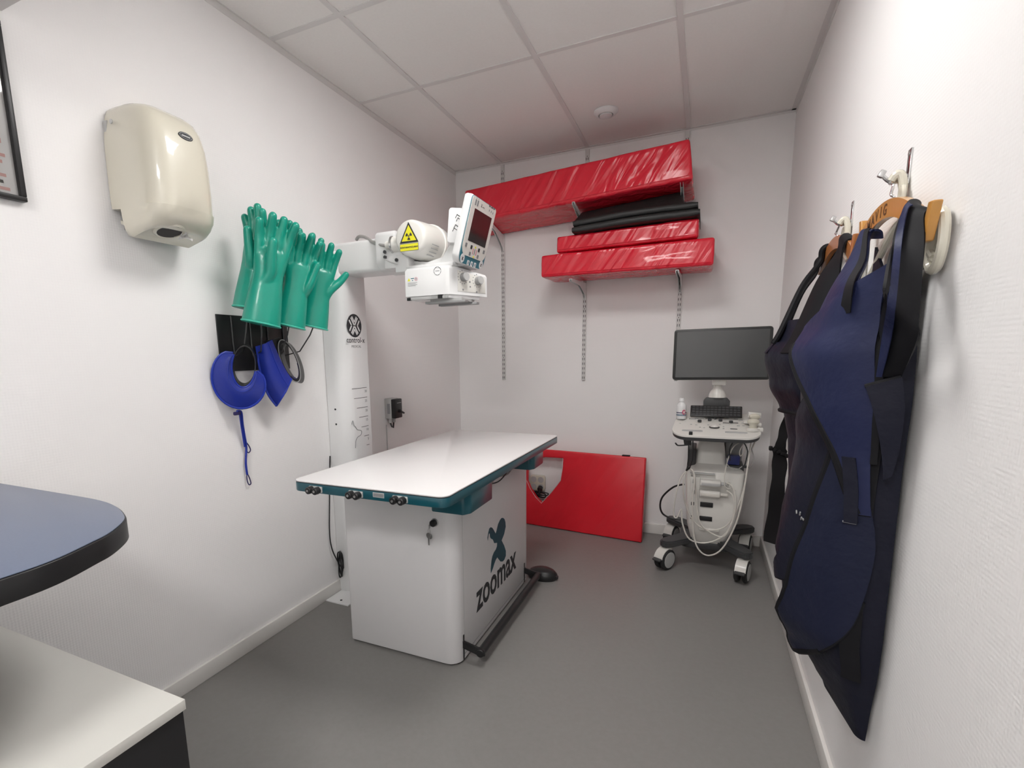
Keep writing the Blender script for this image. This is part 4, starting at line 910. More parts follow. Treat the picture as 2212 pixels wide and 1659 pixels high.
for u_, v_, w_, m in ((1498, 906, .028, 'grey'), (1490, 905, .006, 'dark'), (1505, 904, .02, 'midgrey'), (1480, 906, .012, 'grey'), (1568, 914, .03, 'dark'), (1588, 914, .03, 'dark'), (1585, 927, .034, 'dark'), (1493, 917, .01, 'grey'), (1504, 918, .01, 'grey'), (1512, 923, .008, 'grey'), (1521, 924, .008, 'grey'), (1563, 922, .008, 'grey'), (1563, 926, .008, 'grey'), (1600, 908, .02, 'grey'), (1590, 905, .02, 'grey'), (1570, 903, .02, 'grey'), (1604, 914, .014, 'grey'), (1606, 920, .012, 'grey'), (1595, 920, .014, 'grey'), (1530, 918, .010, 'grey'), (1555, 917, .010, 'grey'), (1469, 915, .008, 'grey'), (1518, 904, .03, 'grey'), (1560, 905, .012, 'grey')):
    p = pxp(u_, v_, V(0, 2.885, PZ), pn_); b.box(p + V(0, 0, .001), (w_, .008, .003), M[m], .001)
mk(b, 'key', cp_)
# keyboard standing at the back of the panel
k0 = px(1491, 901, 1, 3.08); k1 = px(1605, 901, 1, 3.08)
kz0 = pz(3.08) + .014
b = B(); kt = Matrix.Rotation(math.radians(48), 3, 'X'); kc = V(1.788, 3.10, kz0 + .030)
b.box(kc, (.262, .075, .012), M['black'], .004, rot=kt); kb = mk(b, 'keyboard', t, label='black keyboard')
b = B()
for r_ in range(4):
    for c_ in range(13): b.box(kc + kt @ V(-.114 + c_ * .019, -.025 + r_ * .0165, .0068), (.0145, .012, .003), M['dark'], rot=kt)
mk(b, 'keycaps', kb)
b = B(); b.prism([(1.722, 3.142, kz0 + .02), (1.858, 3.142, kz0 + .02), (1.858, 3.142, kz0 + .085), (1.845, 3.142, kz0 + .100), (1.815, 3.142, kz0 + .108), (1.765, 3.142, kz0 + .108), (1.735, 3.142, kz0 + .100), (1.722, 3.142, kz0 + .085)], (0, .07, 0), M['dark'], .005); mk(b, 'rear_hump', t)
b = B(); b.lathe([(.046, 0), (.044, .015), (.036, .034), (.026, .046), (.022, .06), (.022, .16)], M['pearl'], Matrix.Translation((1.792, 3.17, kz0 + .105)), 28); mk(b, 'monitor_post', t)
# monitor
q = [px(1458, 711, 1, 3.10), px(1671, 703, 1, 3.10), px(1666, 821, 1, 3.085), px(1450, 822, 1, 3.085)]
mc = (q[0] + q[1] + q[2] + q[3]) / 4; mu = ((q[1] + q[2]) - (q[0] + q[3])).normalized(); mv = ((q[0] + q[1]) - (q[2] + q[3])).normalized(); mn = mu.cross(mv).normalized()
if mn.y > 0: mn = -mn
mw = ((q[1] + q[2]) - (q[0] + q[3])).length / 2; mh = ((q[0] + q[1]) - (q[2] + q[3])).length / 2
b = B(); b.prism(rrect(mc - mn * .030, mu, mv, mw, mh, .018, 5), mn * .024, M['pearl'], .005); b.prism(rrect(mc - mn * .052, mu, mv, mw * .6, mh * .6, .02, 5), mn * .03, M['pearl'], .006)
b.box(mc - mn * .045 - mv * mh * .35 , (.07, .03, .14), M['pearl'], .006)
mo = mk(b, 'monitor', t, label='white-backed monitor')
b = B(); b.prism(rrect(mc - mn * .006, mu, mv, mw - .004, mh - .006, .016, 5), mn * .006, M['bezel'], .002); mk(b, 'bezel', mo, label='dark grey bezel')
b = B(); b.prism(rrect(mc, mu, mv, mw - .034, mh - .034, .002, 2), mn * .0006, M['monscreen']); mk(b, 'screen', mo, label='switched-off screen')
b = B(); b.box(mc - mu * mw * .46 - mv * (mh * .5 + .002) - mn * .012, (.018, .01, .004), M['grey'], .001); mk(b, 'indicator', mo)
# cable hanger hook left front
b = B(); yy = 2.885
b.tube([px(1497, 944, 1, yy), px(1496, 990, 1, yy + .01), px(1489, 1013, 1, yy + .02)], .0035, M['black'], 6); b.tube([px(1488, 948, 1, yy), px(1487, 990, 1, yy + .01), px(1484, 1018, 1, yy + .02)], .0035, M['black'], 6)
b.prism([px(1475, 943, 1, yy), px(1494, 946, 1, yy), px(1493, 962, 1, yy), px(1478, 961, 1, yy)], (0, .01, 0), M['black'], .001); b.tube([px(1486, 961, 1, yy), px(1474, 962, 1, yy), px(1464, 962, 1, yy), px(1459, 957, 1, yy - .01)], .004, M['black'], 6, smooth=3)
b.tube([px(1487, 1005, 1, yy), px(1483, 1016, 1, yy - .03), px(1490, 1010, 1, yy - .04)], .005, M['black'], 6); b.box(px(1492, 936, 1, yy), (.018, .012, .02), M['black'], .002); mk(b, 'cable_hook', t, label='black cable hook')
b = B(); yy = 2.93
b.prism([px(1580, 948, 1, yy), px(1608, 950, 1, yy), px(1606, 958, 1, yy), px(1583, 957, 1, yy)], (0, .05, 0), M['black'], .002)
b.tube([px(1583, 955, 1, yy), px(1576, 970, 1, yy), px(1577, 995, 1, yy)], .003, M['black'], 6, smooth=3); b.tube([px(1606, 955, 1, yy), px(1615, 975, 1, yy), px(1608, 1008, 1, yy)], .003, M['black'], 6, smooth=3); b.box(px(1608, 1008, 1, yy), (.02, .02, .012), M['black'], .002)
mk(b, 'cable_bracket', t)
b = B(); b.tube([px(1478, 1046, 1, 3.12), px(1455, 1052, 1, 3.14), px(1432, 1072, 1, 3.16), px(1426, 1092, 1, 3.18), px(1432, 1110, 1, 3.2), px(1452, 1120, 1, 3.2), px(1475, 1122, 1, 3.2)], .0055, M['black'], 8, smooth=5); mk(b, 'power_cord', t, label='black power cord')
# probes with their cables
def probe(px_head, y, headscale, path, conn, label):
    p = px(*px_head, 1, y)
    t = thing('ultrasound_probe', label, 'ultrasound probe', p, 'ultrasound probes in the panel holders')
    b = B(); s = headscale
    b.lathe([(.010 * s, -.055), (.013 * s, -.045), (.014 * s, -.02), (.013 * s, -.005), (.017 * s, .004), (.022 * s, .012), (.021 * s, .022), (.012 * s, .029), (0, .031)], M['cream'] if s > 1 else M['creamw'], Matrix.Translation(p) @ Matrix.Diagonal((1.15, .8, 1, 1)), 24); mk(b, 'probe_head', t)
    b = B(); b.tube([p + V(0, 0, -.05)] + [px(u_, v_, 1, yy) for u_, v_, yy in path], .0042, M['cable'], 8, smooth=5); mk(b, 'probe_cable', t)
hd = 2.875
probe((1630, 906), 3.02, 1.05, [(1632, 950, 3.0), (1618, 985, 2.98), (1612, 1030, 2.94), (1598, 1085, 2.92), (1570, 1135, 2.91), (1530, 1145, 2.91), (1500, 1128, 2.91), (1483, 1095, 2.9), (1476, 1060, hd), (1478, 1030, hd), (1487, 1012, hd), (1500, 1025, hd), (1503, 1060, 2.90), (1507, 1110, 2.9), (1520, 1140, 2.9), (1560, 1160, 2.9), (1580, 1130, 2.9), (1586, 1090, 2.92), (1582, 1070, 2.93), (1570, 1060, 2.96)], 0, 'cream ultrasound probe standing in the rear panel holder, cable looped below')
probe((1627, 917), 2.965, 1.15, [(1622, 960, 2.95), (1616, 1000, 2.93), (1605, 1070, 2.91), (1590, 1130, 2.90), (1560, 1185, 2.89), (1530, 1200, 2.89), (1508, 1185, 2.89), (1498, 1150, 2.89), (1496, 1080, hd), (1500, 1035, hd), (1492, 1013, hd), (1472, 1030, hd), (1460, 1070, hd), (1455, 1110, 2.9), (1462, 1118, 2.9), (1472, 1100, 2.9), (1474, 1130, 2.9), (1490, 1165, 2.9), (1530, 1172, 2.9), (1570, 1150, 2.9), (1588, 1100, 2.9), (1584, 1055, 2.92), (1570, 1043, 2.95)], 1, 'round-headed cream ultrasound probe in the front panel holder')
t = thing('coiled_lead', 'thin pale lead coiled loosely on the right side of the ultrasound tower', 'cable', px(1585, 1000, 1, 2.97), None)
b = B(); b.tube([px(u_, v_, 1, 2.955) for u_, v_ in ((1600, 955), (1585, 965), (1575, 985), (1566, 1020), (1566, 1050), (1578, 1055), (1577, 1043), (1569, 1044), (1575, 1052), (1590, 1060))], .0028, M['cable'], 6, smooth=5)
b.tube([px(u_, v_, 1, 2.95) for u_, v_ in ((1608, 955), (1598, 975), (1600, 985), (1608, 975), (1612, 960))], .0028, M['cable'], 6, smooth=5)
b.tube([px(u_, v_, 1, 2.95) for u_, v_ in ((1570, 990), (1572, 1005), (1590, 1015), (1608, 1005), (1620, 1010), (1628, 990), (1622, 965))], .0025, M['greycable'], 6, smooth=5); mk(b, 'lead', t)
um = bpy.data.objects['ultrasound_machine']
for u_, v_ in ((1624, 922), (1618, 905)):
    p = px(u_, v_, 1, 2.96 if v_ > 910 else 3.03); b = B(); b.lathe([(.026, -.012), (.028, -.010), (.028, .004), (.022, .006), (.020, -.010)], M['pearl'], Matrix.Translation(p + V(0.006, 0, -.012)) @ Matrix.Diagonal((1.1, .7, 1, 1)), 24); mk(b, 'probe_holder', um)
b = B(); b.span((1.985, 2.955, pz(2.97) - .006), (2.012, 3.00, pz(2.97) + .014), M['pearl'], .004); mk(b, 'holder_clip', um)
b = B(); b.span((1.985, 3.01, pz(3.03) - .006), (2.008, 3.05, pz(3.03) + .014), M['pearl'], .004); mk(b, 'holder_clip', um)
p = px(1630, 898, 1, 3.09)
b = B(); b.box((p.x, 3.10, p.z + .002), (.062, .022, .030), M['pearl'], .003, rot=Matrix.Rotation(.07, 3, 'Y')); b.box((p.x - .004, 3.0885, p.z), (.02, .001, .004), M['midgrey']); mk(b, 'small_box', label='small white box standing behind the probes on the ultrasound panel', cat='box')
# gel bottle
p = pxp(1471, 906, V(0, 2.885, PZ), V(0, -PSL, 1).normalized()); p.z += .0045
t = thing('gel_bottle', 'white gel bottle with a pink emblem on the ultrasound panel', 'bottle', p)
b = B(); b.lathe([(.0, 0), (.024, 0), (.026, .004), (.026, .070), (.024, .078), (.016, .090), (.0125, .094), (.0125, .098)], M['white'], Matrix.Translation(p), 32); bo = mk(b, 'bottle_body', t, smooth=50)
b = B(); b.lathe([(.013, .097), (.0145, .099), (.0145, .112), (.012, .118), (.0, .119)], M['white'], Matrix.Translation(p), 24); mk(b, 'cap', t)
b = B(); b.lathe([(.0262, .018), (.0264, .0185), (.0264, .028), (.0262, .0285)], M['greyblue'], Matrix.Translation(p), 32); b.lathe([(.0262, .034), (.0264, .0345), (.0264, .038), (.0262, .0385)], M['purple'], Matrix.Translation(p), 32); mk(b, 'print_band', bo)
b = B(); pts = []
for i in range(20):
    a = 2 * PI * i / 20; an = -PI / 2 + .55 + .36 * math.cos(a); pts.append(p + V(.0268 * math.cos(an), .0268 * math.sin(an), .040 + .014 * math.sin(a)))
b.prism(pts, V(math.cos(-PI / 2 + .55), math.sin(-PI / 2 + .55), 0) * .0012, M['rose'])
pts2 = [p + V(.0285 * math.cos(-PI / 2 + .55 + .2 * math.cos(2 * PI * i / 16)), .0285 * math.sin(-PI / 2 + .55 + .2 * math.cos(2 * PI * i / 16)), .040 + .008 * math.sin(2 * PI * i / 16)) for i in range(16)]
b.prism(pts2, V(math.cos(-PI / 2 + .55), math.sin(-PI / 2 + .55), 0) * .0012, M['palepink']); mk(b, 'emblem', bo, smooth=0)

# ================================================================ HOOKS, HANGERS, APRONS ON THE RIGHT WALL
def coat_hook(y, z, label):
    t = thing('wall_hook', label, 'hook', (RX, y, z - .06), 'hooks on the right wall')
    b = B(); b.span((RX - .004, y - .010, z - .02), (RX, y + .010, z + .055), M['chrome'], .001)
    for dz in (.045, .0): b.cyl((RX - .006, y, z + dz), (RX - .003, y, z + dz), .004, M['steel'], 10)
    b.tube([(RX - .003, y, z + .0), (RX - .016, y, z - .010), (RX - .034, y, z - .008), (RX - .048, y, z + .006)], .0045, M['chrome'], 8, smooth=4); b.box((RX - .050, y, z + .010), (.012, .010, .016), M['steel'], .002, rot=Matrix.Rotation(.5, 3, 'Y')); mk(b, 'hook_plate', t)
    b = B(); b.tube([(RX - .012, y - .012, z - .055), (RX - .012, y - .012, z - .02), (RX - .018, y - .010, z + .002), (RX - .026, y - .008, z + .002), (RX - .032, y - .004, z - .008)], .0085, M['cream'], 10, smooth=5); mk(b, 'plastic_sleeve', t, label='cream plastic sleeve')
def wood_hanger(yc, zc, half, x, m, burn, label, hy, hz, tilt=0):
    t = thing('coat_hanger', label, 'hanger', (x, yc, zc), 'wooden hangers on the right wall')
    b = B(); R = []
    N = 20
    def P(f): s = f * 2 - 1; return V(x, yc + half * s, zc + .055 - .060 * s * s + tilt * half * s)
    for i in range(N + 1):
        f = i / N; p = P(f); hh = .019
        tg = (P(min(f + .01, 1)) - P(max(f - .01, 0))).normalized(); nn = V(0, -tg.z, tg.y)
        R.append([p + nn * hh + V(-.007, 0, 0), p + nn * hh + V(.007, 0, 0), p - nn * hh + V(.007, 0, 0), p - nn * hh + V(-.007, 0, 0)])
    b.rings(R, m); bd = mk(b, 'shoulder_bar', t, smooth=40)
    for f_, sg in ((0, -1), (1, 1)):
        b = B(); p = P(f_); b.hexa([p + V(-.008, -.012, -.018), p + V(.008, -.012, -.018), p + V(.008, .012, -.018), p + V(-.008, .012, -.018), p + V(-.008, -.012 + sg * .022, .048), p + V(.008, -.012 + sg * .022, .048), p + V(.008, .010 + sg * .022, .051), p + V(-.008, .010 + sg * .022, .051)], m, .003)
        mk(b, 'end_peg', t)
    b = B(); b.tube([(x, yc, zc + .055), (x, yc, zc + .075), (x - .004, yc + .012, zc + .085), (x - .002, yc + .010, hz - .02), (x, hy, hz - .006), (x + .006, hy - .006, hz + .006)], .0028, M['chrome'], 8, smooth=5); mk(b, 'wire_hook', t, label='chrome wire hook')
    if burn:
        b = B(); f0 = .78
        for i, ch in enumerate('MAVIG'):
            f = .85 - i * .07; p = P(f); tg = (P(f - .01) - P(f + .01)).normalized(); nn = V(0, tg.z, -tg.y)
            if nn.z < 0: nn = -nn
            text(b, ch, .034, p + V(-.0072, 0, 0) - nn * .012, tg, nn, M['woodburn'], bold=.0006, ext=.0004)
        mk(b, 'lettering', bd, label='burnt-in letters', smooth=0)
    return t
def plastic_hanger(yc, zc, half, x, hy, hz, label):
    t = thing('plastic_hanger', label, 'hanger', (x, yc, zc - .12), 'cream plastic hangers on the right wall')
    b = B(); b.tube([(x, yc, zc + .02), (x, yc + .003, zc + .09), (x + .004, hy, hz - .02), (x, hy, hz)], .0055, M['cream'], 8, smooth=5); mk(b, 'hook', t)
    b = B(); b.tube([(x, yc - half, zc - .09), (x, yc - half * .75, zc - .055), (x, yc - half * .3, zc), (x, yc, zc + .02), (x, yc + half * .3, zc), (x, yc + half * .75, zc - .055), (x, yc + half, zc - .09)], .0075, M['cream'], 10, smooth=5)
    b.tube([(x, yc - half, zc - .09), (x, yc, zc - .115), (x, yc + half, zc - .09)], .006, M['cream'], 8, smooth=4); mk(b, 'bar', t)
    b = B(); R = circ((x, yc - half - .006, zc - .06), (0, 1, 0), (0, 0, 1), .030, .052, 30); b.tube(R, .009, M['cream'], 10, closed=True); mk(b, 'shoulder_ring', t)
coat_hook(1.487, 1.614, 'chrome wall hook with cream sleeve, nearer of the two')
coat_hook(1.972, 1.626, 'chrome wall hook with cream sleeve, farther one towards the corner')
wood_hanger(1.438, 1.484, .216, 2.073, M['wood'], True, 'yellow wooden hanger with burnt-in letters carrying the nearer apron', 1.487, 1.608, .16)
wood_hanger(1.985, 1.510, .215, 2.076, M['woodred'], False, 'reddish wooden hanger carrying the farther apron', 1.972, 1.620, .04)
plastic_hanger(1.455, 1.490, .215, 2.092, 1.487, 1.606, 'cream plastic hanger behind the yellow wooden hanger')
plastic_hanger(1.99, 1.515, .21, 2.092, 1.972, 1.618, 'cream plastic hanger behind the reddish wooden hanger')

class Apron:
    """soft half-tube of cloth hung against the wall; t=0 at the near wall edge, 1 at the far one"""
    def __init__(s, yc, levels, seed, fold=.010):
        s.yc = yc; s.L = levels; s.fold = fold; s.seed = seed
    def par(s, z):
        L = s.L
        if z >= L[0][0]: return L[0][1:]
        for a, c in zip(L, L[1:]):
            if a[0] >= z >= c[0]:
                f = (a[0] - z) / (a[0] - c[0]); f = f * f * (3 - 2 * f); return [p * (1 - f) + q_ * f for p, q_ in zip(a[1:], c[1:])]
        return L[-1][1:]
    def S(s, t, z, off=0):
        hw, d, xb, dy = s.par(z); th = PI * t
        fo = s.fold * (math.sin(9 * t + 4 * z + s.seed) * .6 + math.sin(17 * t - 3 * z + 2 * s.seed) * .4) * math.sin(th) * min(1, d / .08)
        p = V(xb - (d + fo + off) * math.sin(th) ** .85 if 0 < t < 1 else xb, s.yc + dy - (hw + off * .6) * math.cos(th), z)
        return p
    def patch(s, b, m, z0, z1, ta, tb, off, nz=24, nt=20, thick=.005):
        G = []
        for i in range(nz + 1):
            f = i / nz; z = z0 + (z1 - z0) * f
            a = ta(f) if callable(ta) else ta; c = tb(f) if callable(tb) else tb
            G.append([s.S(a + (c - a) * j / nt, z, off) for j in range(nt + 1)])
        b.grid(G, m, thick); return G
    def strip(s, b, m, pts, off, half, thick=.004, k=6):
        """band that follows the cloth through (t,z) control points; half = half width in metres"""
        P, _ = catmull([V(t_, z_, 0) for t_, z_ in pts], 0, k, False); G = []
        W3 = [s.S(p.x, p.y, off) for p in P]
        for i, p in enumerate(W3):
            tg = (W3[min(i + 1, len(P) - 1)] - W3[max(i - 1, 0)]).normalized(); t_, z_ = P[i].x, P[i].y
            n = (s.S(min(t_ + .02, .999), z_, off) - s.S(max(t_ - .02, .001), z_, off)).cross(V(0, 0, 1)).normalized()
            sd = tg.cross(n).normalized(); G.append([p - sd * half, p, p + sd * half])
        b.grid(G, m, thick)

def flap_outline(A, pts, off, m, b, thick=.006, nz=26, nt=18):
    """closed sheet between left boundary tl(z) and right boundary tr(z) given as lists of (z, tl, tr)"""
    zs = [p[0] for p in pts]; G = []
    for i in range(nz + 1):
        z = zs[0] + (zs[-1] - zs[0]) * i / nz
        for a, c in zip(pts, pts[1:]):
            if a[0] >= z >= c[0] - 1e-9:
                f = (a[0] - z) / (a[0] - c[0]); l = a[1] * (1 - f) + c[1] * f; r = a[2] * (1 - f) + c[2] * f; break
        G.append([A.S(l + (r - l) * j / nt, z, off) for j in range(nt + 1)])
    b.grid(G, m, thick); return G
def edge(b, G, m, r=.0045, sides='LRB'):
    if 'L' in sides: b.tube([g[0] for g in G], r, m, 6)
    if 'R' in sides: b.tube([g[-1] for g in G], r, m, 6)
    if 'B' in sides: b.tube(G[-1], r, m, 6)
    if 'T' in sides: b.tube(G[0], r, m, 6)

def project(p):
    q = _M.transposed() @ (Vector(p) - _c); return 1106 - 81.36 + F * q.x / -q.z, 829.5 + 112.36 - F * q.y / -q.z
def cloth_table(A):
    T = []
    for i in range(66):
        for j in range(111):
            t_ = .01 + i * .01; z_ = 1.45 - j * .01; u_, v_ = project(A.S(t_, z_, .018)); T.append((u_, v_, t_, z_))
    return T
def patch_px(A, T, L, R, off, m, b, n=30, nt=14, thick=.006):
    """cloth layer between two seams, each seam measured from the photograph and laid onto the apron's own surface"""
    def tz(pt): return min(T, key=lambda e: (e[0] - pt[0]) ** 2 + (e[1] - pt[1]) ** 2)[2:]
    def poly(P):
        Q, _ = catmull([V(*tz(p), 0) for p in P], 0, 6, False); return [Q[round(i * (len(Q) - 1) / n)] for i in range(n + 1)]
    a, c = poly(L), poly(R); G = []
    for p, q in zip(a, c): G.append([A.S(p.x + (q.x - p.x) * j / nt, p.y + (q.y - p.y) * j / nt, off) for j in range(nt + 1)])
    b.grid(G, m, thick); return G
def shoulder(A, t_, xh, ya, yb, zh, ta, tb, zb, m, name='shoulder_strap', lab='shoulder piece over the hanger', bind=True, blue=None, off=.034):
    """cloth from the vest front at height zb up over the hanger and a little way down its back"""
    b = B(); G = []; n = 10
    for i in range(n + 1):
        f = i / n; yy = ya + (yb - ya) * f; tt = ta + (tb - ta) * f
        lo = A.S(tt, zb, off); md = A.S(tt, zb + .06, off - .002)
        top = V(xh, yy, zh(yy))
        P, _ = catmull([lo, md, md.lerp(top, .55) + V(-.012, 0, 0), top + V(-.020, 0, -.045), top + V(-.015, 0, -.004), top + V(0, 0, .008), top + V(.015, 0, -.004), top + V(.022, 0, -.07), V(2.098, yy + .025, zh(yy) - .13)], 0, 6, False)
        G.append(P)
    b.grid(G, m, .005); o = mk(b, name, t_, label=lab, smooth=60)
    if bind:
        b = B(); b.tube([p + V(-.002, 0, 0) for p in G[0][4:]], .009, M['trim'], 8); b.tube([p + V(-.002, 0, 0) for p in G[-1][4:]], .009, M['trim'], 8); mk(b, 'binding', o)
    if blue:
        b = B(); i0, i1 = blue; b.grid([[p + V(-.0045, -.002, 0) for p in G[i][1:-4]] for i in range(i0, i1 + 1)], M['navy'], .002); mk(b, 'blue_panel', o, smooth=60)
    return o
# nearer apron ----------------------------------------------------------------
# levels: z, half width along wall, depth off the wall, wall-side x, shift in y
A1 = Apron(1.46, [(1.47, .16, .050, 2.072, -.04), (1.40, .17, .080, 2.080, -.02), (1.30, .19, .125, 2.088, 0), (1.22, .20, .168, 2.092, 0), (1.12, .20, .158, 2.094, 0), (1.0, .19, .140, 2.095, 0), (.86, .18, .150, 2.096, -.01), (.72, .18, .165, 2.097, -.01), (.60, .17, .155, 2.098, -.02), (.50, .16, .115, 2.099, -.02), (.42, .16, .075, 2.100, 0), (.33, .15, .035, 2.100, 0)], 1, .014)
t = thing('lead_apron', 'navy lead apron on the yellow lettered hanger, nearer of the two', 'apron', (2.05, 1.45, .33), 'navy lead aprons on the right wall')
b = B(); G = flap_outline(A1, [(1.42, .0, .10), (1.30, 0, .14), (1.22, .0, .20), (1.19, .0, 1.0), (1.0, 0, 1), (.60, 0, 1), (.50, .0, .95), (.44, .0, .78), (.39, .0, .52), (.35, .0, .30), (.335, .0, .16)], 0, M['navydark'], b); mk(b, 'skirt', t, label='dark navy skirt reaching low near the wall', smooth=60)
TB = cloth_table(A1)
b = B(); G0 = patch_px(A1, TB, [(1742, 850), (1716, 940), (1697, 1050), (1682, 1150), (1674, 1200), (1692, 1242)], [(1810, 880), (1800, 980), (1778, 1070), (1750, 1150), (1724, 1215), (1704, 1252)], .010, M['navydark'], b); lp = mk(b, 'side_panel', t, label='dark panel behind the front flap', smooth=60)
b = B(); b.tube([g[0] for g in G0], .006, M['trim'], 6); b.tube(G0[-1], .006, M['trim'], 6); mk(b, 'panel_binding', lp)
b = B()
for q_ in ((1720, 1105), (1726, 1110), (1731, 1118), (1737, 1121), (1742, 1128), (1748, 1131)):
    e_ = min(TB, key=lambda e: (e[0] - q_[0]) ** 2 + (e[1] - q_[1]) ** 2); c_ = A1.S(e_[2], e_[3], .018); b.box(c_, (.003, .010, .004), M['midgrey'], .001, rot=Matrix.Rotation(q_[0] * .7, 3, 'X'))
mk(b, 'stitching', lp)
b = B(); G2 = patch_px(A1, TB, [(1800, 965), (1768, 1060), (1732, 1165), (1702, 1260), (1685, 1340), (1693, 1380), (1718, 1402), (1748, 1408)], [(1850, 960), (1878, 1060), (1888, 1160), (1878, 1250), (1856, 1320), (1832, 1365), (1802, 1392), (1772, 1405)], .018, M['navymid'], b); fl_ = mk(b, 'front_flap', t, label='rounded lower front flap', smooth=60)
b = B(); b.tube([g[0] for g in G2] + G2[-1][1:], .009, M['trim'], 8); b.tube([g[-1] for g in G2[16:]], .006, M['trim'], 8); mk(b, 'flap_binding', fl_)
b = B(); G1 = patch_px(A1, TB, [(1752, 706), (1722, 765), (1742, 826), (1768, 888), (1800, 962), (1830, 1040), (1852, 1112)], [(1922, 565), (1910, 650), (1901, 730), (1894, 810), (1888, 900), (1886, 1000), (1884, 1112)], .026, M['navy'], b); bod = mk(b, 'vest', t, label='blue vest front cut off on the slant', smooth=60)
b = B(); b.tube([g[0] for g in G1[3:]], .010, M['trim'], 8); b.tube(G1[-1], .004, M['trim'], 8); mk(b, 'vest_binding', bod)
b = B(); patch_px(A1, TB, [(1916, 640), (1905, 730), (1896, 810), (1890, 900), (1886, 1000)], [(1934, 640), (1921, 730), (1910, 810), (1902, 900), (1898, 1000)], .033, M['trim'], b, n=20, nt=3, thick=.003); mk(b, 'front_closure', t, label='black vertical binding')
def strap_px(t_, Lp, Rp, m, name, lab, blue=None, border=None):
    """shoulder piece: both edges measured in the photograph, each point at its own distance from the wall"""
    def edge_(P):
        Q = []
        for u_, v_, x_ in P:
            if x_ > 1: Q.append(px(u_, v_, 0, x_))
            else: e_ = min(TB, key=lambda e: (e[0] - u_) ** 2 + (e[1] - v_) ** 2); Q.append(A1.S(e_[2], e_[3], x_))   # lies on the vest
        Q = [Q[0] + V(.028, .006, -.014), Q[0] + V(.024, .004, .002), Q[0] + V(.012, .002, .008)] + Q
        return catmull(Q, 0, 6, False)[0]
    l, r = edge_(Lp), edge_(Rp); G = list(map(list, zip(*[[a_.lerp(c_, j / 12) + V(-.010 * math.sin(PI * j / 12), 0, 0) for a_, c_ in zip(l, r)] for j in range(13)])))
    b = B(); b.grid(G, m, .005); o = mk(b, name, t_, label=lab, smooth=60)
    for k_, (i0, i1, mm) in enumerate(blue or ()):
        b = B(); b.grid([[p + V(-.006, -.009, 0) for p in g[i0:i1 + 1]] for g in G[14:]], M[mm], .002); mk(b, 'blue_panel' if mm == 'navy' else 'border_strip', o, smooth=60)
    return o
strap_px(t, [(1957, 440, 2.056), (1933, 497, 2.036), (1924, 555, 2.016), (1912, 632, 1.992), (1901, 712, .030), (1892, 818, .030)], [(1996, 462, 2.064), (1996, 520, 2.062), (1992, 600, 2.058), (1986, 680, 2.056), (1980, 735, 2.056), (1950, 812, .034)], M['trim'], 'shoulder_strap', 'near shoulder piece, black with a blue stripe', blue=((4, 7, 'navy'),))
strap_px(t, [(1859, 502, 2.056), (1832, 560, 2.012), (1796, 630, .024), (1752, 716, .020)], [(1880, 503, 2.058), (1874, 560, 2.030), (1862, 615, .030), (1846, 672, .022)], M['navy'], 'shoulder_strap', 'far shoulder piece, blue with a black edge', blue=((10, 12, 'trim'),))
b = B(); b.grid([[V(2.088 - .01 * math.sin(j), 1.30 + .05 * j, 1.375 - .06 * i - .012 * (j - 3) ** 2 * (i == 0) * -1) for j in range(7)] for i in range(7)], M['navydark'], .006); mk(b, 'back_panel', t, label='dark back panel seen through the neck', smooth=60)
b = B(); A1.strip(b, M['trim'], [(.10, 1.28), (.09, 1.15), (.10, .95), (.09, .7), (.10, .50)], .014, .018); mk(b, 'side_binding', t)
b = B(); G3 = patch_px(A1, TB, [(1880, 838), (1893, 910), (1906, 980), (1912, 1030)], [(1946, 812), (1950, 880), (1940, 960), (1925, 1030)], .036, M['navydark'], b, n=14, nt=8); pk = mk(b, 'side_pocket', t, label='pocket at the side', smooth=60)
b = B(); b.tube([p + V(-.001, 0, 0) for p in G3[0]], .005, M['trim'], 8); mk(b, 'pocket_binding', pk)
b = B(); G4 = patch_px(A1, TB, [(1830, 985), (1834, 1060), (1832, 1122)], [(1858, 985), (1862, 1060), (1860, 1126)], .036, M['navydark'], b, n=10, nt=4); tb_ = mk(b, 'hanging_tab', t, smooth=60)
b = B(); b.tube([p + V(-.003, -.001, 0) for p in G4[-1]], .0022, M['midgrey'], 6); mk(b, 'tab_stitching', tb_)
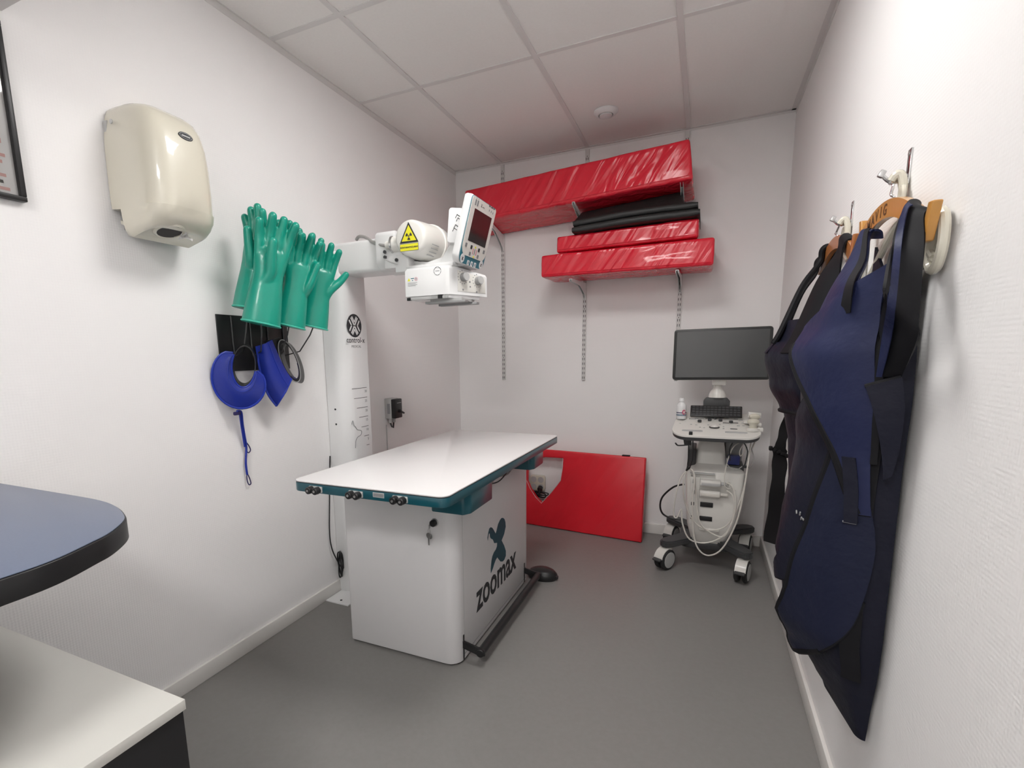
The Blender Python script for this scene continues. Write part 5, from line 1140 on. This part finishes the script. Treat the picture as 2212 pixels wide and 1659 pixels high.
# farther apron ----------------------------------------------------------------
A2 = Apron(1.97, [(1.49, .16, .060, 2.070, -.03), (1.40, .17, .085, 2.080, -.02), (1.30, .19, .125, 2.088, 0), (1.21, .20, .168, 2.092, 0), (1.12, .19, .150, 2.094, 0), (1.03, .17, .115, 2.095, 0), (.92, .16, .10, 2.096, 0), (.80, .17, .095, 2.096, 0), (.66, .17, .115, 2.097, 0), (.55, .17, .125, 2.097, 0), (.46, .16, .10, 2.098, 0), (.40, .14, .06, 2.098, 0)], 4, .014)
t = thing('lead_apron', 'darker navy lead apron on the reddish hanger, half hidden behind the nearer one', 'apron', (2.05, 1.97, .40), 'navy lead aprons on the right wall')
b = B(); G = flap_outline(A2, [(1.33, .0, 1), (1.25, 0, 1), (.9, 0, 1), (.60, 0, 1), (.47, .0, .95), (.43, .1, .8), (.41, .25, .65)], 0, M['navydark'], b); sk = mk(b, 'skirt', t, smooth=60)
b = B(); edge(b, G, M['trim'], .006, 'B'); mk(b, 'hem_binding', sk)
b = B(); G1 = flap_outline(A2, [(1.26, .06, .93), (1.21, .06, .92), (1.10, .08, .86), (1.03, .12, .78)], .012, M['navydark'], b); bod = mk(b, 'vest', t, smooth=60)
b = B(); edge(b, G1, M['trim'], .007, 'RB'); mk(b, 'vest_binding', bod)
hz2 = lambda y: 1.510 + .055 - .060 * ((y - 1.985) / .215) ** 2 + .04 * (y - 1.985) + .019
shoulder(A2, t, 2.076, 1.81, 1.88, hz2, .06, .36, 1.225, M['trim'], lab='near black shoulder piece', bind=False, off=.016)
shoulder(A2, t, 2.076, 2.11, 2.18, hz2, .50, .68, 1.225, M['navydark'], lab='far shoulder piece, navy with black edges', off=.016)
# webbing belt dangling from the farther apron
b = B(); yw = 2.12
P = [px(1714, 850, 1, yw), px(1704, 900, 1, yw), px(1692, 940, 1, yw), px(1684, 972, 1, yw), px(1684, 1000, 1, yw), px(1680, 1050, 1, yw), px(1672, 1110, 1, yw), px(1664, 1172, 1, yw)]
P, _ = catmull(P, 0, 5, False); G = []
for i, p in enumerate(P):
    wv = (.016 if i < 15 else .023) + .002 * math.sin(i) ; G.append([p + V(-wv, -.004 * math.sin(i * .5), .004), p + V(0, 0, 0), p + V(wv, .004 * math.sin(i * .5), -.004)])
b.grid(G, M['velcro'], .005); bl = mk(b, 'belt', t, label='black webbing belt hanging down', smooth=60)
b = B(); c_ = px(1683, 972, 1, yw)
for i in range(5): b.box(c_ + V(-.028 + i * .013, -.008, .006 - i * .006), (.012, .016, .016), M['velcro'], .003, rot=Matrix.Rotation(i * .6, 3, 'Y'))
mk(b, 'belt_gather', bl)
